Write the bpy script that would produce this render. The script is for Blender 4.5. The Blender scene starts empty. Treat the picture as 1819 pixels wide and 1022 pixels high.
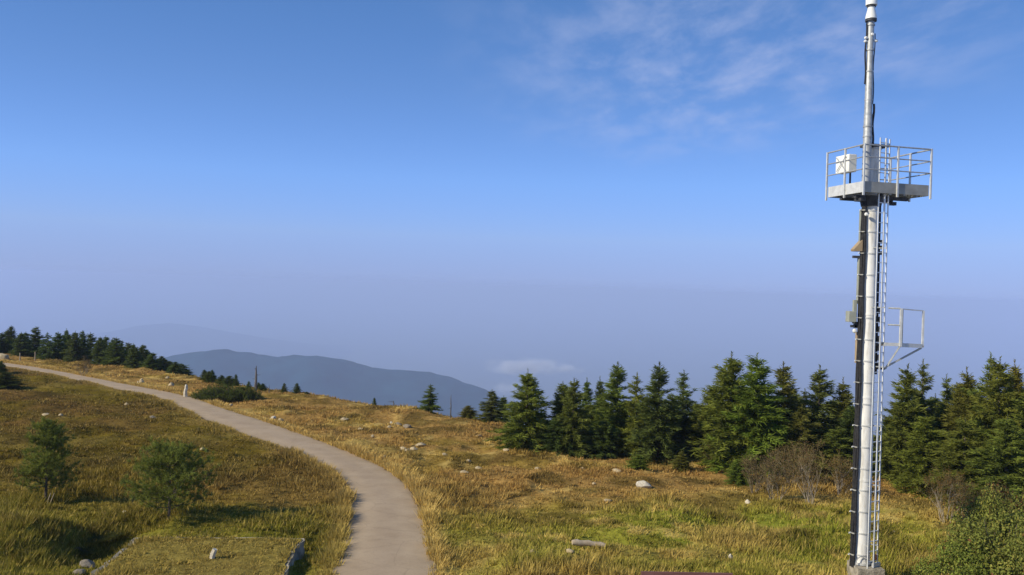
import bpy, math, random
import numpy as np
from mathutils import Vector, Matrix

# ------------------------------------------------------------------ camera
W0, H0, F0 = 1819.0, 1022.0, 1513.0
ROLL, PITCH = math.radians(1.7), math.radians(-0.11)
CAM = np.array([0.0, 0.0, 8.0])
scene = bpy.context.scene
col = scene.collection
fw = np.array([0, math.cos(PITCH), math.sin(PITCH)])
up0 = np.array([0, -math.sin(PITCH), math.cos(PITCH)])
rt0 = np.array([1.0, 0, 0])
RT = rt0 * math.cos(ROLL) + up0 * math.sin(ROLL)
UP = -rt0 * math.sin(ROLL) + up0 * math.cos(ROLL)
cd = bpy.data.cameras.new('camera')
cam = bpy.data.objects.new('camera', cd)
col.objects.link(cam)
cd.sensor_width = 36.0
cd.lens = 36.0 * F0 / W0
cd.clip_start, cd.clip_end = 0.1, 80000
M4 = Matrix(((RT[0], UP[0], -fw[0], CAM[0]), (RT[1], UP[1], -fw[1], CAM[1]),
             (RT[2], UP[2], -fw[2], CAM[2]), (0, 0, 0, 1)))
cam.matrix_world = M4
scene.camera = cam

# ------------------------------------------------------------------ sky, sun, exposure
SUN_EL, SUN_BACK = math.radians(31), math.radians(24)   # sun on the left, a little behind the viewer
to_sun = Vector((-math.cos(SUN_EL) * math.cos(SUN_BACK), -math.cos(SUN_EL) * math.sin(SUN_BACK), math.sin(SUN_EL)))
world = bpy.data.worlds.new('World')
scene.world = world
world.use_nodes = True
wn, wl = world.node_tree.nodes, world.node_tree.links
wn.clear()


def N(nodes, kind, **kw):
    n = nodes.new(kind)
    for k, v in kw.items():
        setattr(n, k, v)
    return n


def mathn(nodes, links, op, a, b=None, clamp=False):
    n = nodes.new('ShaderNodeMath')
    n.operation = op
    n.use_clamp = clamp
    for i, v in enumerate((a, b)):
        if v is None:
            continue
        if isinstance(v, (int, float)):
            n.inputs[i].default_value = v
        else:
            links.new(v, n.inputs[i])
    return n.outputs[0]


sky = N(wn, 'ShaderNodeTexSky', sky_type='NISHITA', sun_disc=False)
sky.sun_elevation = SUN_EL
sky.sun_rotation = math.atan2(to_sun.x, to_sun.y)
sky.altitude = 1100
sky.air_density, sky.dust_density, sky.ozone_density = 1.0, 0.6, 2.2
wtc = N(wn, 'ShaderNodeTexCoord')
# horizon colour carried on below the horizon, added glow lighting the haze from beneath
vmax = N(wn, 'ShaderNodeVectorMath', operation='MAXIMUM')
wl.new(wtc.outputs['Generated'], vmax.inputs[0])
vmax.inputs[1].default_value = (-2, -2, 0.055)
wl.new(vmax.outputs[0], sky.inputs['Vector'])
wsep = N(wn, 'ShaderNodeSeparateXYZ')
wl.new(wtc.outputs['Generated'], wsep.inputs[0])
# hazy air evens out the difference between the sunward and the far side of the sky
zc_ = mathn(wn, wl, 'MAXIMUM', wsep.outputs['Z'], 0.055)
zc2_ = mathn(wn, wl, 'MULTIPLY', zc_, zc_)
hr_ = mathn(wn, wl, 'SQRT', mathn(wn, wl, 'SUBTRACT', 1.0, zc2_, True))
cmb_ = N(wn, 'ShaderNodeCombineXYZ')
wl.new(mathn(wn, wl, 'MULTIPLY', hr_, -0.19), cmb_.inputs[0])
wl.new(mathn(wn, wl, 'MULTIPLY', hr_, 0.98), cmb_.inputs[1])
wl.new(zc_, cmb_.inputs[2])
sky2 = N(wn, 'ShaderNodeTexSky', sky_type='NISHITA', sun_disc=False)
for k_ in ('sun_elevation', 'sun_rotation', 'altitude', 'air_density', 'dust_density', 'ozone_density'):
    setattr(sky2, k_, getattr(sky, k_))
wl.new(cmb_.outputs[0], sky2.inputs['Vector'])
skm = N(wn, 'ShaderNodeMix', data_type='RGBA')
skm.inputs[0].default_value = 0.7
wl.new(sky.outputs[0], skm.inputs[6])
wl.new(sky2.outputs[0], skm.inputs[7])
elev = N(wn, 'ShaderNodeValToRGB')
wl.new(wsep.outputs['Z'], elev.inputs[0])
er = elev.color_ramp
er.elements[0].position, er.elements[0].color = 0.0, (0.65, 0.655, 1.10, 1)
er.elements[1].position, er.elements[1].color = 0.45, (0.61, 0.97, 1.29, 1)
for p_, c_ in ((0.05, (0.63, 0.725, 1.27, 1)), (0.12, (0.70, 0.90, 1.43, 1)), (0.22, (0.69, 0.91, 1.32, 1))):
    e_ = er.elements.new(p_)
    e_.color = c_
tint = N(wn, 'ShaderNodeMix', data_type='RGBA', blend_type='MULTIPLY')
tint.inputs[0].default_value = 1.0
wl.new(skm.outputs[2], tint.inputs[6])
wl.new(elev.outputs[0], tint.inputs[7])
# thin high cloud: noise on a flat layer overhead, present over part of the sky
zz = mathn(wn, wl, 'MAXIMUM', wsep.outputs['Z'], 0.02)
zz = mathn(wn, wl, 'ADD', zz, 0.08)
cx_ = mathn(wn, wl, 'DIVIDE', wsep.outputs['X'], zz)
cy_ = mathn(wn, wl, 'DIVIDE', wsep.outputs['Y'], zz)
comb = N(wn, 'ShaderNodeCombineXYZ')
wl.new(cx_, comb.inputs[0])
wl.new(cy_, comb.inputs[1])
mp1 = N(wn, 'ShaderNodeMapping')
mp1.inputs['Location'].default_value = (1.3, 2.1, 0)
mp1.inputs['Rotation'].default_value = (0, 0, math.radians(38))
mp1.inputs['Scale'].default_value = (2.1, 1.15, 1)
wl.new(comb.outputs[0], mp1.inputs[0])
cn1 = N(wn, 'ShaderNodeTexNoise')
cn1.inputs['Scale'].default_value = 2.0
cn1.inputs['Detail'].default_value = 7
cn1.inputs['Roughness'].default_value = 0.6
cn1.inputs['Distortion'].default_value = 0.15
wl.new(mp1.outputs[0], cn1.inputs['Vector'])
cr1 = N(wn, 'ShaderNodeMapRange', interpolation_type='SMOOTHSTEP')
cr1.inputs['From Min'].default_value = 0.36
cr1.inputs['From Max'].default_value = 0.78
wl.new(cn1.outputs[0], cr1.inputs['Value'])
# one veil of cloud drifting over the ridge to the right of the view axis
vd = N(wn, 'ShaderNodeVectorMath', operation='DISTANCE')
mpv = N(wn, 'ShaderNodeMapping')
mpv.inputs['Scale'].default_value = (1.0, 0.55, 1)
wl.new(comb.outputs[0], mpv.inputs[0])
wl.new(mpv.outputs[0], vd.inputs[0])
vd.inputs[1].default_value = (0.70, 2.75 * 0.55, 0)
cr2 = N(wn, 'ShaderNodeMapRange', interpolation_type='SMOOTHSTEP')
cr2.inputs['From Min'].default_value = 1.1
cr2.inputs['From Max'].default_value = 0.15
cr2.inputs['To Min'].default_value = 0.0
wl.new(vd.outputs['Value'], cr2.inputs['Value'])
cm = mathn(wn, wl, 'MULTIPLY', cr1.outputs[0], cr2.outputs[0])
cm = mathn(wn, wl, 'MULTIPLY', cm, 0.46)
cmix = N(wn, 'ShaderNodeMix', data_type='RGBA')
wl.new(cm, cmix.inputs[0])
wl.new(tint.outputs[2], cmix.inputs[6])
cmix.inputs[7].default_value = (4.9, 5.4, 7.5, 1)
bg = N(wn, 'ShaderNodeBackground')
bg.inputs['Strength'].default_value = 0.115
wl.new(cmix.outputs[2], bg.inputs['Color'])
wo = N(wn, 'ShaderNodeOutputWorld')
wl.new(bg.outputs[0], wo.inputs['Surface'])

sl = bpy.data.lights.new('sun', 'SUN')
sl.energy = 5.0
sl.angle = math.radians(0.5)
sl.color = (1.0, 0.91, 0.73)
sun = bpy.data.objects.new('sun', sl)
col.objects.link(sun)
sun.rotation_euler = to_sun.to_track_quat('Z', 'Y').to_euler()
sun.location = (-40, -10, 40)

scene.view_settings.view_transform = 'Standard'
scene.view_settings.look = 'None'
scene.view_settings.exposure = 0.0
scene.view_settings.gamma = 1.0
scene.view_settings.use_curve_mapping = False
scene.render.engine = 'CYCLES'
scene.cycles.use_denoising = True
scene.cycles.max_bounces = 5
scene.cycles.diffuse_bounces = 2
scene.cycles.transparent_max_bounces = 8
scene.cycles.volume_bounces = 2

# ------------------------------------------------------------------ numeric helpers
rng = np.random.default_rng(11)
random.seed(5)
_T = np.random.default_rng(3).random((256, 256))


def vnoise(x, y, s=0):
    x = np.asarray(x, float) + s * 37.7
    y = np.asarray(y, float) + s * 91.3
    xi, yi = np.floor(x).astype(int), np.floor(y).astype(int)
    fx, fy = x - xi, y - yi
    fx, fy = fx * fx * (3 - 2 * fx), fy * fy * (3 - 2 * fy)
    a, b = _T[xi & 255, yi & 255], _T[(xi + 1) & 255, yi & 255]
    c, d = _T[xi & 255, (yi + 1) & 255], _T[(xi + 1) & 255, (yi + 1) & 255]
    return (a + (b - a) * fx) * (1 - fy) + (c + (d - c) * fx) * fy


def fbm(x, y, s=0, o=4):
    t, a, n = 0, 1.0, 0
    for i in range(o):
        t = t + a * vnoise(x * 2 ** i, y * 2 ** i, s + i * 7)
        n += a
        a *= 0.5
    return t / n


def ss(e0, e1, x):
    t = np.clip((x - e0) / (e1 - e0), 0, 1)
    return t * t * (3 - 2 * t)


def ray(px, py):
    d = fw + RT * (px - W0 / 2) / F0 - UP * (py - H0 / 2) / F0
    return d / d[1]           # per metre of depth


def at(px, py, Y):
    return CAM + ray(px, py) * Y


def plane_hit(px, py):        # sloping summit plane z = -0.03 (Y-23)
    d = ray(px, py)
    Y = (8.0 - 0.69) / (-0.03 - d[2])
    return CAM + d * Y


SKYL = [(-140, 606), (-60, 622), (0, 630), (60, 636), (130, 642), (200, 649), (280, 660), (330, 670), (400, 682), (460, 692), (560, 704),
        (620, 712), (700, 724), (780, 737), (870, 750), (950, 765), (1100, 785), (1240, 800), (1400, 815), (1600, 838), (1819, 862), (2000, 880)]
_e = np.array([plane_hit(*p)[:2] for p in SKYL])
_e = _e[np.argsort(_e[:, 0])]
_e = np.vstack([[-2000, 900], [-400, 260], _e, [80, 33], [2000, 33]])


def edge(X):
    return np.interp(X, _e[:, 0], _e[:, 1]) - 1.5


# concrete foundation, front left
FA = plane_hit(240, 945)
FB = plane_hit(522, 947)
fx_ = FB[:2] - FA[:2]
FLEN = float(np.hypot(*fx_))
fx_ = fx_ / FLEN
fy_ = np.array([fx_[1], -fx_[0]])      # towards the viewer
FDEP, FTOP = 4.6, 0.36
FA2 = at(240, 945, FA[1] * 0.945)[:2]  # shift a little nearer because the top stands proud


def foot(X, Y):
    dx, dy = X - FA2[0], Y - FA2[1]
    return dx * fx_[0] + dy * fx_[1], dx * fy_[0] + dy * fy_[1]


def g2(X, Y, c, rx, ry):
    return np.exp(-((X - c[0]) / rx) ** 2 - ((Y - c[1]) / ry) ** 2)


C_mound, C_ditch, C_hol = plane_hit(40, 965), plane_hit(165, 965), plane_hit(548, 968)
C_bank = plane_hit(460, 905)


def base_h(X, Y):
    X, Y = np.asarray(X, float), np.asarray(Y, float)
    z = -0.03 * (np.minimum(Y, 400) - 23)
    s = np.maximum(Y - edge(X), 0)
    z = z - np.where(s < 8, 0.02 * s * s, 1.28 + 0.32 * (s - 8))
    z = z + 0.5 * g2(X, Y, C_mound, 1.9, 2.0) - 0.75 * g2(X, Y, C_ditch, 1.0, 1.8) - 0.3 * g2(X, Y, C_hol, 0.7, 1.4)
    return np.maximum(z, -1000)


# ------------------------------------------------------------------ path geometry
LOW = [(575, 1130), (590, 1060), (597, 1022), (612, 965), (622, 925), (628, 890), (618, 866), (590, 838), (540, 810), (480, 787), (400, 760),
       (350, 738), (300, 713), (250, 700), (200, 689), (150, 677.5), (100, 667), (50, 657), (0, 649), (-60, 641)]
UPE = [(775, 1130), (768, 1060), (763, 1022), (757, 965), (748, 915), (738, 885), (718, 858), (680, 830), (625, 806), (560, 781), (480, 752),
       (400, 727), (350, 709), (300, 696), (250, 687), (200, 678.5), (150, 668.5), (100, 659), (50, 650.5), (0, 643.5), (-60, 636)]


def resample(P, n):
    d = np.r_[0, np.cumsum(np.hypot(*np.diff(P, axis=0).T))]
    t = np.linspace(0, d[-1], n)
    Q = np.c_[np.interp(t, d, P[:, 0]), np.interp(t, d, P[:, 1])]
    k = np.hanning(15)
    k /= k.sum()
    Qp = np.vstack([np.repeat(Q[:1], 7, 0), Q, np.repeat(Q[-1:], 7, 0)])
    return np.c_[np.convolve(Qp[:, 0], k, 'valid'), np.convolve(Qp[:, 1], k, 'valid')]


NP = 320
PL = resample(np.array([plane_hit(*p)[:2] for p in LOW]), NP)
PR = resample(np.array([plane_hit(*p)[:2] for p in UPE]), NP)
PC = (PL + PR) / 2
PW = np.hypot(*(PR - PL).T) / 2
_tan = np.gradient(PC, axis=0)
_tan /= np.hypot(*_tan.T)[:, None]
_nrm = np.c_[_tan[:, 1], -_tan[:, 0]]       # to the right of travel
PWn = np.abs(((PR - PL) * _nrm).sum(1)) / 2
PWn = np.convolve(np.pad(PWn, 12, 'edge'), np.ones(25) / 25, 'valid')
PWn = np.clip(PWn + .07, 1.15, 1.6)


def path_dist(X, Y):
    X, Y = np.asarray(X, float).ravel(), np.asarray(Y, float).ravel()
    out = np.full(X.shape, 1e3)
    m = np.where((Y < 170) & (Y > 5) & (X < 8))[0]
    for c in np.array_split(m, max(1, len(m) // 20000)):
        if len(c) == 0:
            continue
        d = np.hypot(X[c, None] - PC[None, :, 0], Y[c, None] - PC[None, :, 1])
        i = d.argmin(1)
        out[c] = d[np.arange(len(c)), i] - PWn[i]
    return out


def ground_h(X, Y, pd=None):
    X, Y = np.asarray(X, float), np.asarray(Y, float)
    sh = X.shape
    if pd is None:
        pd = path_dist(X, Y).reshape(sh)
    k = ss(-0.2, 1.6, pd)
    near = 1 - ss(150, 300, Y)
    hum = (fbm(X * 0.23, Y * 0.23, 1, 3) - 0.5) * 0.55 + (fbm(X * 0.9, Y * 0.9, 2, 3) - 0.5) * 0.42
    u, v = foot(X, Y)
    inside = (ss(-0.3, 0.1, u) * (1 - ss(FLEN - 0.1, FLEN + 0.3, u)) * ss(-0.3, 0.1, v) * (1 - ss(FDEP - .1, FDEP + .6, v)))
    far = ss(300, 1500, Y) * (fbm(X * 0.004, Y * 0.004, 5, 4) - 0.5) * 60
    return base_h(X, Y) + hum * k * near * (1 - inside) - 0.05 * (1 - ss(-0.15, 0.1, pd)) + far


def surf(x, y):
    return float(ground_h(np.array([x]), np.array([y]))[0])


# ------------------------------------------------------------------ mesh helpers
def mesh_np(name, V, T, cols=None, smooth=False, quads=False):
    me = bpy.data.meshes.new(name)
    V = np.asarray(V, np.float32).reshape(-1, 3)
    T = np.asarray(T, np.int32)
    k = T.shape[1]
    me.vertices.add(len(V))
    me.vertices.foreach_set('co', V.ravel())
    me.loops.add(T.size)
    me.loops.foreach_set('vertex_index', T.ravel())
    me.polygons.add(len(T))
    me.polygons.foreach_set('loop_start', np.arange(0, T.size, k, dtype=np.int32))
    me.polygons.foreach_set('use_smooth', np.full(len(T), smooth))
    if cols is not None:
        a = me.color_attributes.new('tint', 'FLOAT_COLOR', 'POINT')
        a.data.foreach_set('color', np.c_[cols, np.ones(len(cols))].astype(np.float32).ravel())
    me.update()
    me.validate()
    return me


class MB:
    """collects vertices and polygons of one mesh"""

    def __init__(self):
        self.v, self.f = [], []

    def box(self, c, s, ax=None):
        c = Vector(c)
        X, Y, Z = ax if ax else (Vector((1, 0, 0)), Vector((0, 1, 0)), Vector((0, 0, 1)))
        b = len(self.v)
        for k in (-.5, .5):
            for j in (-.5, .5):
                for i in (-.5, .5):
                    self.v.append(c + X * (i * s[0]) + Y * (j * s[1]) + Z * (k * s[2]))
        for q in ((0, 2, 3, 1), (4, 5, 7, 6), (0, 1, 5, 4), (2, 6, 7, 3), (0, 4, 6, 2), (1, 3, 7, 5)):
            self.f.append([b + i for i in q])
        return self

    def bar(self, p, q, w, h=None, upv=(0, 0, 1)):
        p, q = Vector(p), Vector(q)
        Z = (q - p)
        L = Z.length
        Z.normalize()
        X = Vector(upv).cross(Z)
        if X.length < 1e-4:
            X = Vector((1, 0, 0)).cross(Z)
        X.normalize()
        Y = Z.cross(X)
        return self.box((p + q) / 2, (w, h or w, L), (X, Y, Z))

    def tube(self, p, q, r0, r1=None, n=8, caps=True):
        return self.chain([(p, r0), (q, r0 if r1 is None else r1)], n, caps)

    def chain(self, pts, n=8, caps=True):
        P = [Vector(a) for a, _ in pts]
        b = len(self.v)
        ref = None
        for i, (p, r) in enumerate(zip(P, [r for _, r in pts])):
            t = (P[min(i + 1, len(P) - 1)] - P[max(i - 1, 0)])
            t = t.normalized() if t.length > 1e-6 else Vector((0, 0, 1))
            if ref is None:
                ref = t.orthogonal()
            x = (ref - t * ref.dot(t)).normalized()
            ref = x
            y = t.cross(x)
            for k in range(n):
                a = 2 * math.pi * k / n
                self.v.append(p + x * (r * math.cos(a)) + y * (r * math.sin(a)))
        for i in range(len(P) - 1):
            for k in range(n):
                k2 = (k + 1) % n
                self.f.append([b + i * n + k, b + i * n + k2, b + (i + 1) * n + k2, b + (i + 1) * n + k])
        if caps:
            self.f.append([b + k for k in range(n)][::-1])
            self.f.append([b + (len(P) - 1) * n + k for k in range(n)])
        return self

    def mesh(self, name, smooth=False):
        me = bpy.data.meshes.new(name)
        me.from_pydata([tuple(v) for v in self.v], [], self.f)
        me.update()
        if smooth:
            me.shade_smooth()
            try:
                me.set_sharp_from_angle(angle=math.radians(40))
            except Exception:
                pass
        return me


def obj(name, me, mat=None, parent=None, loc=None):
    o = bpy.data.objects.new(name, me)
    col.objects.link(o)
    if me is not None and mat is not None and not me.materials:
        me.materials.append(mat)
    if parent is not None:
        o.parent = parent
    if loc is not None:
        o.location = loc
    return o


def tag(o, label=None, cat=None, group=None, kind=None):
    for k, v in (('label', label), ('category', cat), ('group', group), ('kind', kind)):
        if v:
            o[k] = v
    return o


ORD = ['first', 'second', 'third', 'fourth', 'fifth', 'sixth', 'seventh', 'eighth', 'ninth', 'tenth', 'eleventh', 'twelfth', 'thirteenth',
       'fourteenth', 'fifteenth', 'sixteenth', 'seventeenth', 'eighteenth', 'nineteenth', 'twentieth', 'twenty-first', 'twenty-second',
       'twenty-third', 'twenty-fourth', 'twenty-fifth', 'twenty-sixth', 'twenty-seventh', 'twenty-eighth', 'twenty-ninth', 'thirtieth',
       'thirty-first', 'thirty-second', 'thirty-third', 'thirty-fourth']


# ------------------------------------------------------------------ materials
def mat_base(name):
    m = bpy.data.materials.new(name)
    m.use_nodes = True
    nt = m.node_tree
    return m, nt.nodes, nt.links, nt.nodes['Principled BSDF']


def mat_noise(name, c0, c1, scale=5.0, rough=0.7, metal=0.0, bump=0.0, bscale=None, detail=6, stretch=(1, 1, 1), lo=.35, hi=.65, spec=.3):
    m, n, l, p = mat_base(name)
    tc = N(n, 'ShaderNodeTexCoord')
    mp = N(n, 'ShaderNodeMapping')
    mp.inputs['Scale'].default_value = stretch
    l.new(tc.outputs['Object'], mp.inputs[0])
    nz = N(n, 'ShaderNodeTexNoise')
    nz.inputs['Scale'].default_value = scale
    nz.inputs['Detail'].default_value = detail
    nz.inputs['Roughness'].default_value = .62
    l.new(mp.outputs[0], nz.inputs['Vector'])
    r = N(n, 'ShaderNodeValToRGB')
    r.color_ramp.elements[0].position, r.color_ramp.elements[1].position = lo, hi
    r.color_ramp.elements[0].color = (*c0, 1)
    r.color_ramp.elements[1].color = (*c1, 1)
    l.new(nz.outputs[0], r.inputs[0])
    l.new(r.outputs[0], p.inputs['Base Color'])
    p.inputs['Roughness'].default_value = rough
    p.inputs['Metallic'].default_value = metal
    p.inputs['Specular IOR Level'].default_value = spec
    if bump:
        b = N(n, 'ShaderNodeBump')
        b.inputs['Strength'].default_value = bump
        b.inputs['Distance'].default_value = 0.05
        nz2 = N(n, 'ShaderNodeTexNoise')
        nz2.inputs['Scale'].default_value = bscale or scale * 4
        nz2.inputs['Detail'].default_value = 5
        l.new(tc.outputs['Object'], nz2.inputs['Vector'])
        l.new(nz2.outputs[0], b.inputs['Height'])
        l.new(b.outputs[0], p.inputs['Normal'])
    return m


def mat_leaf(name, transl=0.25, use_obj=True, rough=.65, spec=.25):
    """colour = vertex tint x object colour"""
    m, n, l, p = mat_base(name)
    a = N(n, 'ShaderNodeAttribute', attribute_name='tint')
    c = a.outputs['Color']
    if use_obj:
        oi = N(n, 'ShaderNodeObjectInfo')
        mx = N(n, 'ShaderNodeMix', data_type='RGBA', blend_type='MULTIPLY')
        mx.inputs[0].default_value = 1
        l.new(c, mx.inputs[6])
        l.new(oi.outputs['Color'], mx.inputs[7])
        c = mx.outputs[2]
    l.new(c, p.inputs['Base Color'])
    p.inputs['Roughness'].default_value = rough
    p.inputs['Specular IOR Level'].default_value = spec
    t = N(n, 'ShaderNodeBsdfTranslucent')
    l.new(c, t.inputs['Color'])
    ms = N(n, 'ShaderNodeMixShader')
    ms.inputs[0].default_value = transl
    l.new(p.outputs[0], ms.inputs[1])
    l.new(t.outputs[0], ms.inputs[2])
    l.new(ms.outputs[0], n['Material Output'].inputs['Surface'])
    return m


M = {}
M['needle'] = mat_leaf('needles', .35, rough=.9, spec=.06)
M['leaf'] = mat_leaf('leaves', .3, rough=.8, spec=.1)
M['grass'] = mat_leaf('grass_blades', .35, use_obj=False, rough=1, spec=0)
M['bark'] = mat_noise('bark', (.06, .045, .035), (.15, .12, .095), 9, .9, bump=.6, stretch=(1, 1, .3))
M['greybark'] = mat_noise('grey_bark', (.20, .165, .12), (.36, .31, .245), 7, .85, stretch=(1, 1, .4))
M['twig'] = mat_noise('brown_twigs', (.14, .105, .045), (.25, .19, .095), 6, .9)
M['deadwood'] = mat_noise('dead_wood', (.07, .065, .06), (.17, .155, .14), 8, .9, stretch=(1, 1, .3))
M['palewood'] = mat_noise('pale_wood', (.33, .255, .165), (.50, .41, .29), 8, .85, stretch=(1, 1, .25))
M['stone'] = mat_noise('pale_stone', (.28, .215, .115), (.52, .42, .26), 4, .9, bump=.5, lo=.3, hi=.6)
M['greystone'] = mat_noise('grey_stone', (.18, .15, .11), (.34, .29, .22), 5, .95, bump=.6)
M['whitestone'] = mat_noise('white_stone', (.46, .40, .29), (.76, .69, .55), 5, .9, bump=.4)
M['concrete'] = mat_noise('old_concrete', (.20, .175, .125), (.44, .39, .30), 3.5, .95, bump=.7, bscale=11)
M['white'] = mat_noise('white_paint', (.52, .49, .42), (.83, .81, .76), 2.6, .45, stretch=(2.6, 2.6, .45), lo=.3, hi=.52)
M['whiteplain'] = mat_noise('white_plastic', (.74, .73, .66), (.82, .81, .75), 2, .4)
M['galv'] = mat_noise('galvanised_steel', (.30, .31, .31), (.46, .47, .46), 9, .5, metal=.3)
M['galvlight'] = mat_noise('light_galvanised_steel', (.50, .50, .48), (.66, .66, .63), 6, .45, metal=.15)
M['galvplate'] = mat_noise('galvanised_plate', (.24, .23, .20), (.36, .35, .305), 2.2, .6, metal=.05)
M['alu'] = mat_noise('aluminium', (.66, .66, .64), (.80, .80, .77), 5, .4, metal=.1)
M['black'] = mat_noise('black_cable', (.012, .012, .014), (.035, .033, .032), 14, .6)
M['darksteel'] = mat_noise('dark_steel', (.03, .032, .036), (.07, .07, .075), 6, .6)
M['olive'] = mat_noise('grey_green_panel', (.24, .25, .20), (.34, .35, .29), 2, .6)
M['tan'] = mat_noise('tan_panel', (.30, .22, .13), (.40, .30, .18), 3, .7)
M['redwood'] = mat_noise('red_brown_wood', (.13, .055, .045), (.24, .115, .10), 3.5, .6, stretch=(.35, 6, 6))
M['orange'] = mat_noise('orange_plastic', (.55, .16, .05), (.7, .24, .07), 4, .5)


def path_material():
    m, n, l, p = mat_base('worn_tarmac')
    tc = N(n, 'ShaderNodeTexCoord')
    big = N(n, 'ShaderNodeTexNoise')
    big.inputs['Scale'].default_value = .9
    big.inputs['Detail'].default_value = 6
    l.new(tc.outputs['Object'], big.inputs['Vector'])
    fine = N(n, 'ShaderNodeTexNoise')
    fine.inputs['Scale'].default_value = 38
    fine.inputs['Detail'].default_value = 4
    l.new(tc.outputs['Object'], fine.inputs['Vector'])
    r = N(n, 'ShaderNodeValToRGB')
    r.color_ramp.elements[0].position, r.color_ramp.elements[1].position = .3, .7
    r.color_ramp.elements[0].color = (.385, .285, .185, 1)
    r.color_ramp.elements[1].color = (.46, .35, .235, 1)
    l.new(big.outputs[0], r.inputs[0])
    r2 = N(n, 'ShaderNodeMapRange')
    r2.inputs['To Min'].default_value, r2.inputs['To Max'].default_value = .72, 1.28
    l.new(fine.outputs[0], r2.inputs['Value'])
    mx = N(n, 'ShaderNodeMix', data_type='RGBA', blend_type='MULTIPLY')
    mx.inputs[0].default_value = 1
    l.new(r.outputs[0], mx.inputs[6])
    l.new(r2.outputs[0], mx.inputs[7])
    at_ = N(n, 'ShaderNodeAttribute', attribute_name='tint')
    mx2 = N(n, 'ShaderNodeMix', data_type='RGBA', blend_type='MULTIPLY')
    mx2.inputs[0].default_value = 1
    l.new(mx.outputs[2], mx2.inputs[6])
    l.new(at_.outputs['Color'], mx2.inputs[7])
    wob = N(n, 'ShaderNodeTexNoise')
    wob.inputs['Scale'].default_value = 1.6
    wob.inputs['Detail'].default_value = 4
    l.new(tc.outputs['Object'], wob.inputs['Vector'])
    wv = N(n, 'ShaderNodeMix', data_type='RGBA')
    wv.inputs[0].default_value = .22
    l.new(tc.outputs['Object'], wv.inputs[6])
    l.new(wob.outputs['Color'], wv.inputs[7])
    vor = N(n, 'ShaderNodeTexVoronoi', feature='DISTANCE_TO_EDGE')
    vor.inputs['Scale'].default_value = .75
    l.new(wv.outputs[2], vor.inputs['Vector'])
    ck = N(n, 'ShaderNodeMapRange')
    ck.inputs['From Min'].default_value, ck.inputs['From Max'].default_value = 0.0, .014
    ck.inputs['To Min'].default_value, ck.inputs['To Max'].default_value = .86, 1.0
    l.new(vor.outputs['Distance'], ck.inputs['Value'])
    stn = N(n, 'ShaderNodeTexNoise')
    stn.inputs['Scale'].default_value = 2.3
    stn.inputs['Detail'].default_value = 7
    stn.inputs['Roughness'].default_value = .7
    l.new(tc.outputs['Object'], stn.inputs['Vector'])
    sm = N(n, 'ShaderNodeMapRange')
    sm.inputs['From Min'].default_value, sm.inputs['From Max'].default_value = .3, .5
    sm.inputs['To Min'].default_value, sm.inputs['To Max'].default_value = .90, 1.0
    l.new(stn.outputs[0], sm.inputs['Value'])
    ckm = mathn(n, l, 'MULTIPLY', ck.outputs[0], sm.outputs[0])
    mx3 = N(n, 'ShaderNodeMix', data_type='RGBA', blend_type='MULTIPLY')
    mx3.inputs[0].default_value = 1
    l.new(mx2.outputs[2], mx3.inputs[6])
    l.new(ckm, mx3.inputs[7])
    l.new(mx3.outputs[2], p.inputs['Base Color'])
    p.inputs['Roughness'].default_value = .9
    p.inputs['Specular IOR Level'].default_value = .2
    b = N(n, 'ShaderNodeBump')
    b.inputs['Strength'].default_value = .35
    b.inputs['Distance'].default_value = .02
    l.new(fine.outputs[0], b.inputs['Height'])
    l.new(b.outputs[0], p.inputs['Normal'])
    return m


def ground_material():
    m, n, l, p = mat_base('heath_soil')
    tc = N(n, 'ShaderNodeTexCoord')
    a = N(n, 'ShaderNodeAttribute', attribute_name='tint')
    fine = N(n, 'ShaderNodeTexNoise')
    fine.inputs['Scale'].default_value = 4.5
    fine.inputs['Detail'].default_value = 8
    fine.inputs['Roughness'].default_value = .7
    l.new(tc.outputs['Object'], fine.inputs['Vector'])
    r2 = N(n, 'ShaderNodeMapRange')
    r2.inputs['From Min'].default_value, r2.inputs['From Max'].default_value = .3, .7
    r2.inputs['To Min'].default_value, r2.inputs['To Max'].default_value = .55, 1.4
    l.new(fine.outputs[0], r2.inputs['Value'])
    mx = N(n, 'ShaderNodeMix', data_type='RGBA', blend_type='MULTIPLY')
    mx.inputs[0].default_value = 1
    l.new(a.outputs['Color'], mx.inputs[6])
    l.new(r2.outputs[0], mx.inputs[7])
    l.new(mx.outputs[2], p.inputs['Base Color'])
    p.inputs['Roughness'].default_value = 1
    p.inputs['Specular IOR Level'].default_value = 0
    b = N(n, 'ShaderNodeBump')
    b.inputs['Strength'].default_value = .8
    b.inputs['Distance'].default_value = .12
    l.new(fine.outputs[0], b.inputs['Height'])
    l.new(b.outputs[0], p.inputs['Normal'])
    return m


# ------------------------------------------------------------------ colour zones of the heath
STRAW = np.array([.66, .47, .15])
GOLD = np.array([.385, .285, .075])
OLIVE = np.array([.24, .175, .026])
GREEN = np.array([.24, .25, .03])
HEATH = np.array([.34, .20, .062])
DARK = np.array([.12, .085, .02])
FOREST = np.array([.035, .06, .025])
C_green = plane_hit(1400, 935)
C_gold = plane_hit(1150, 980)


def lerp(a, b, t):
    return a + (b - a) * t[..., None]


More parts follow.
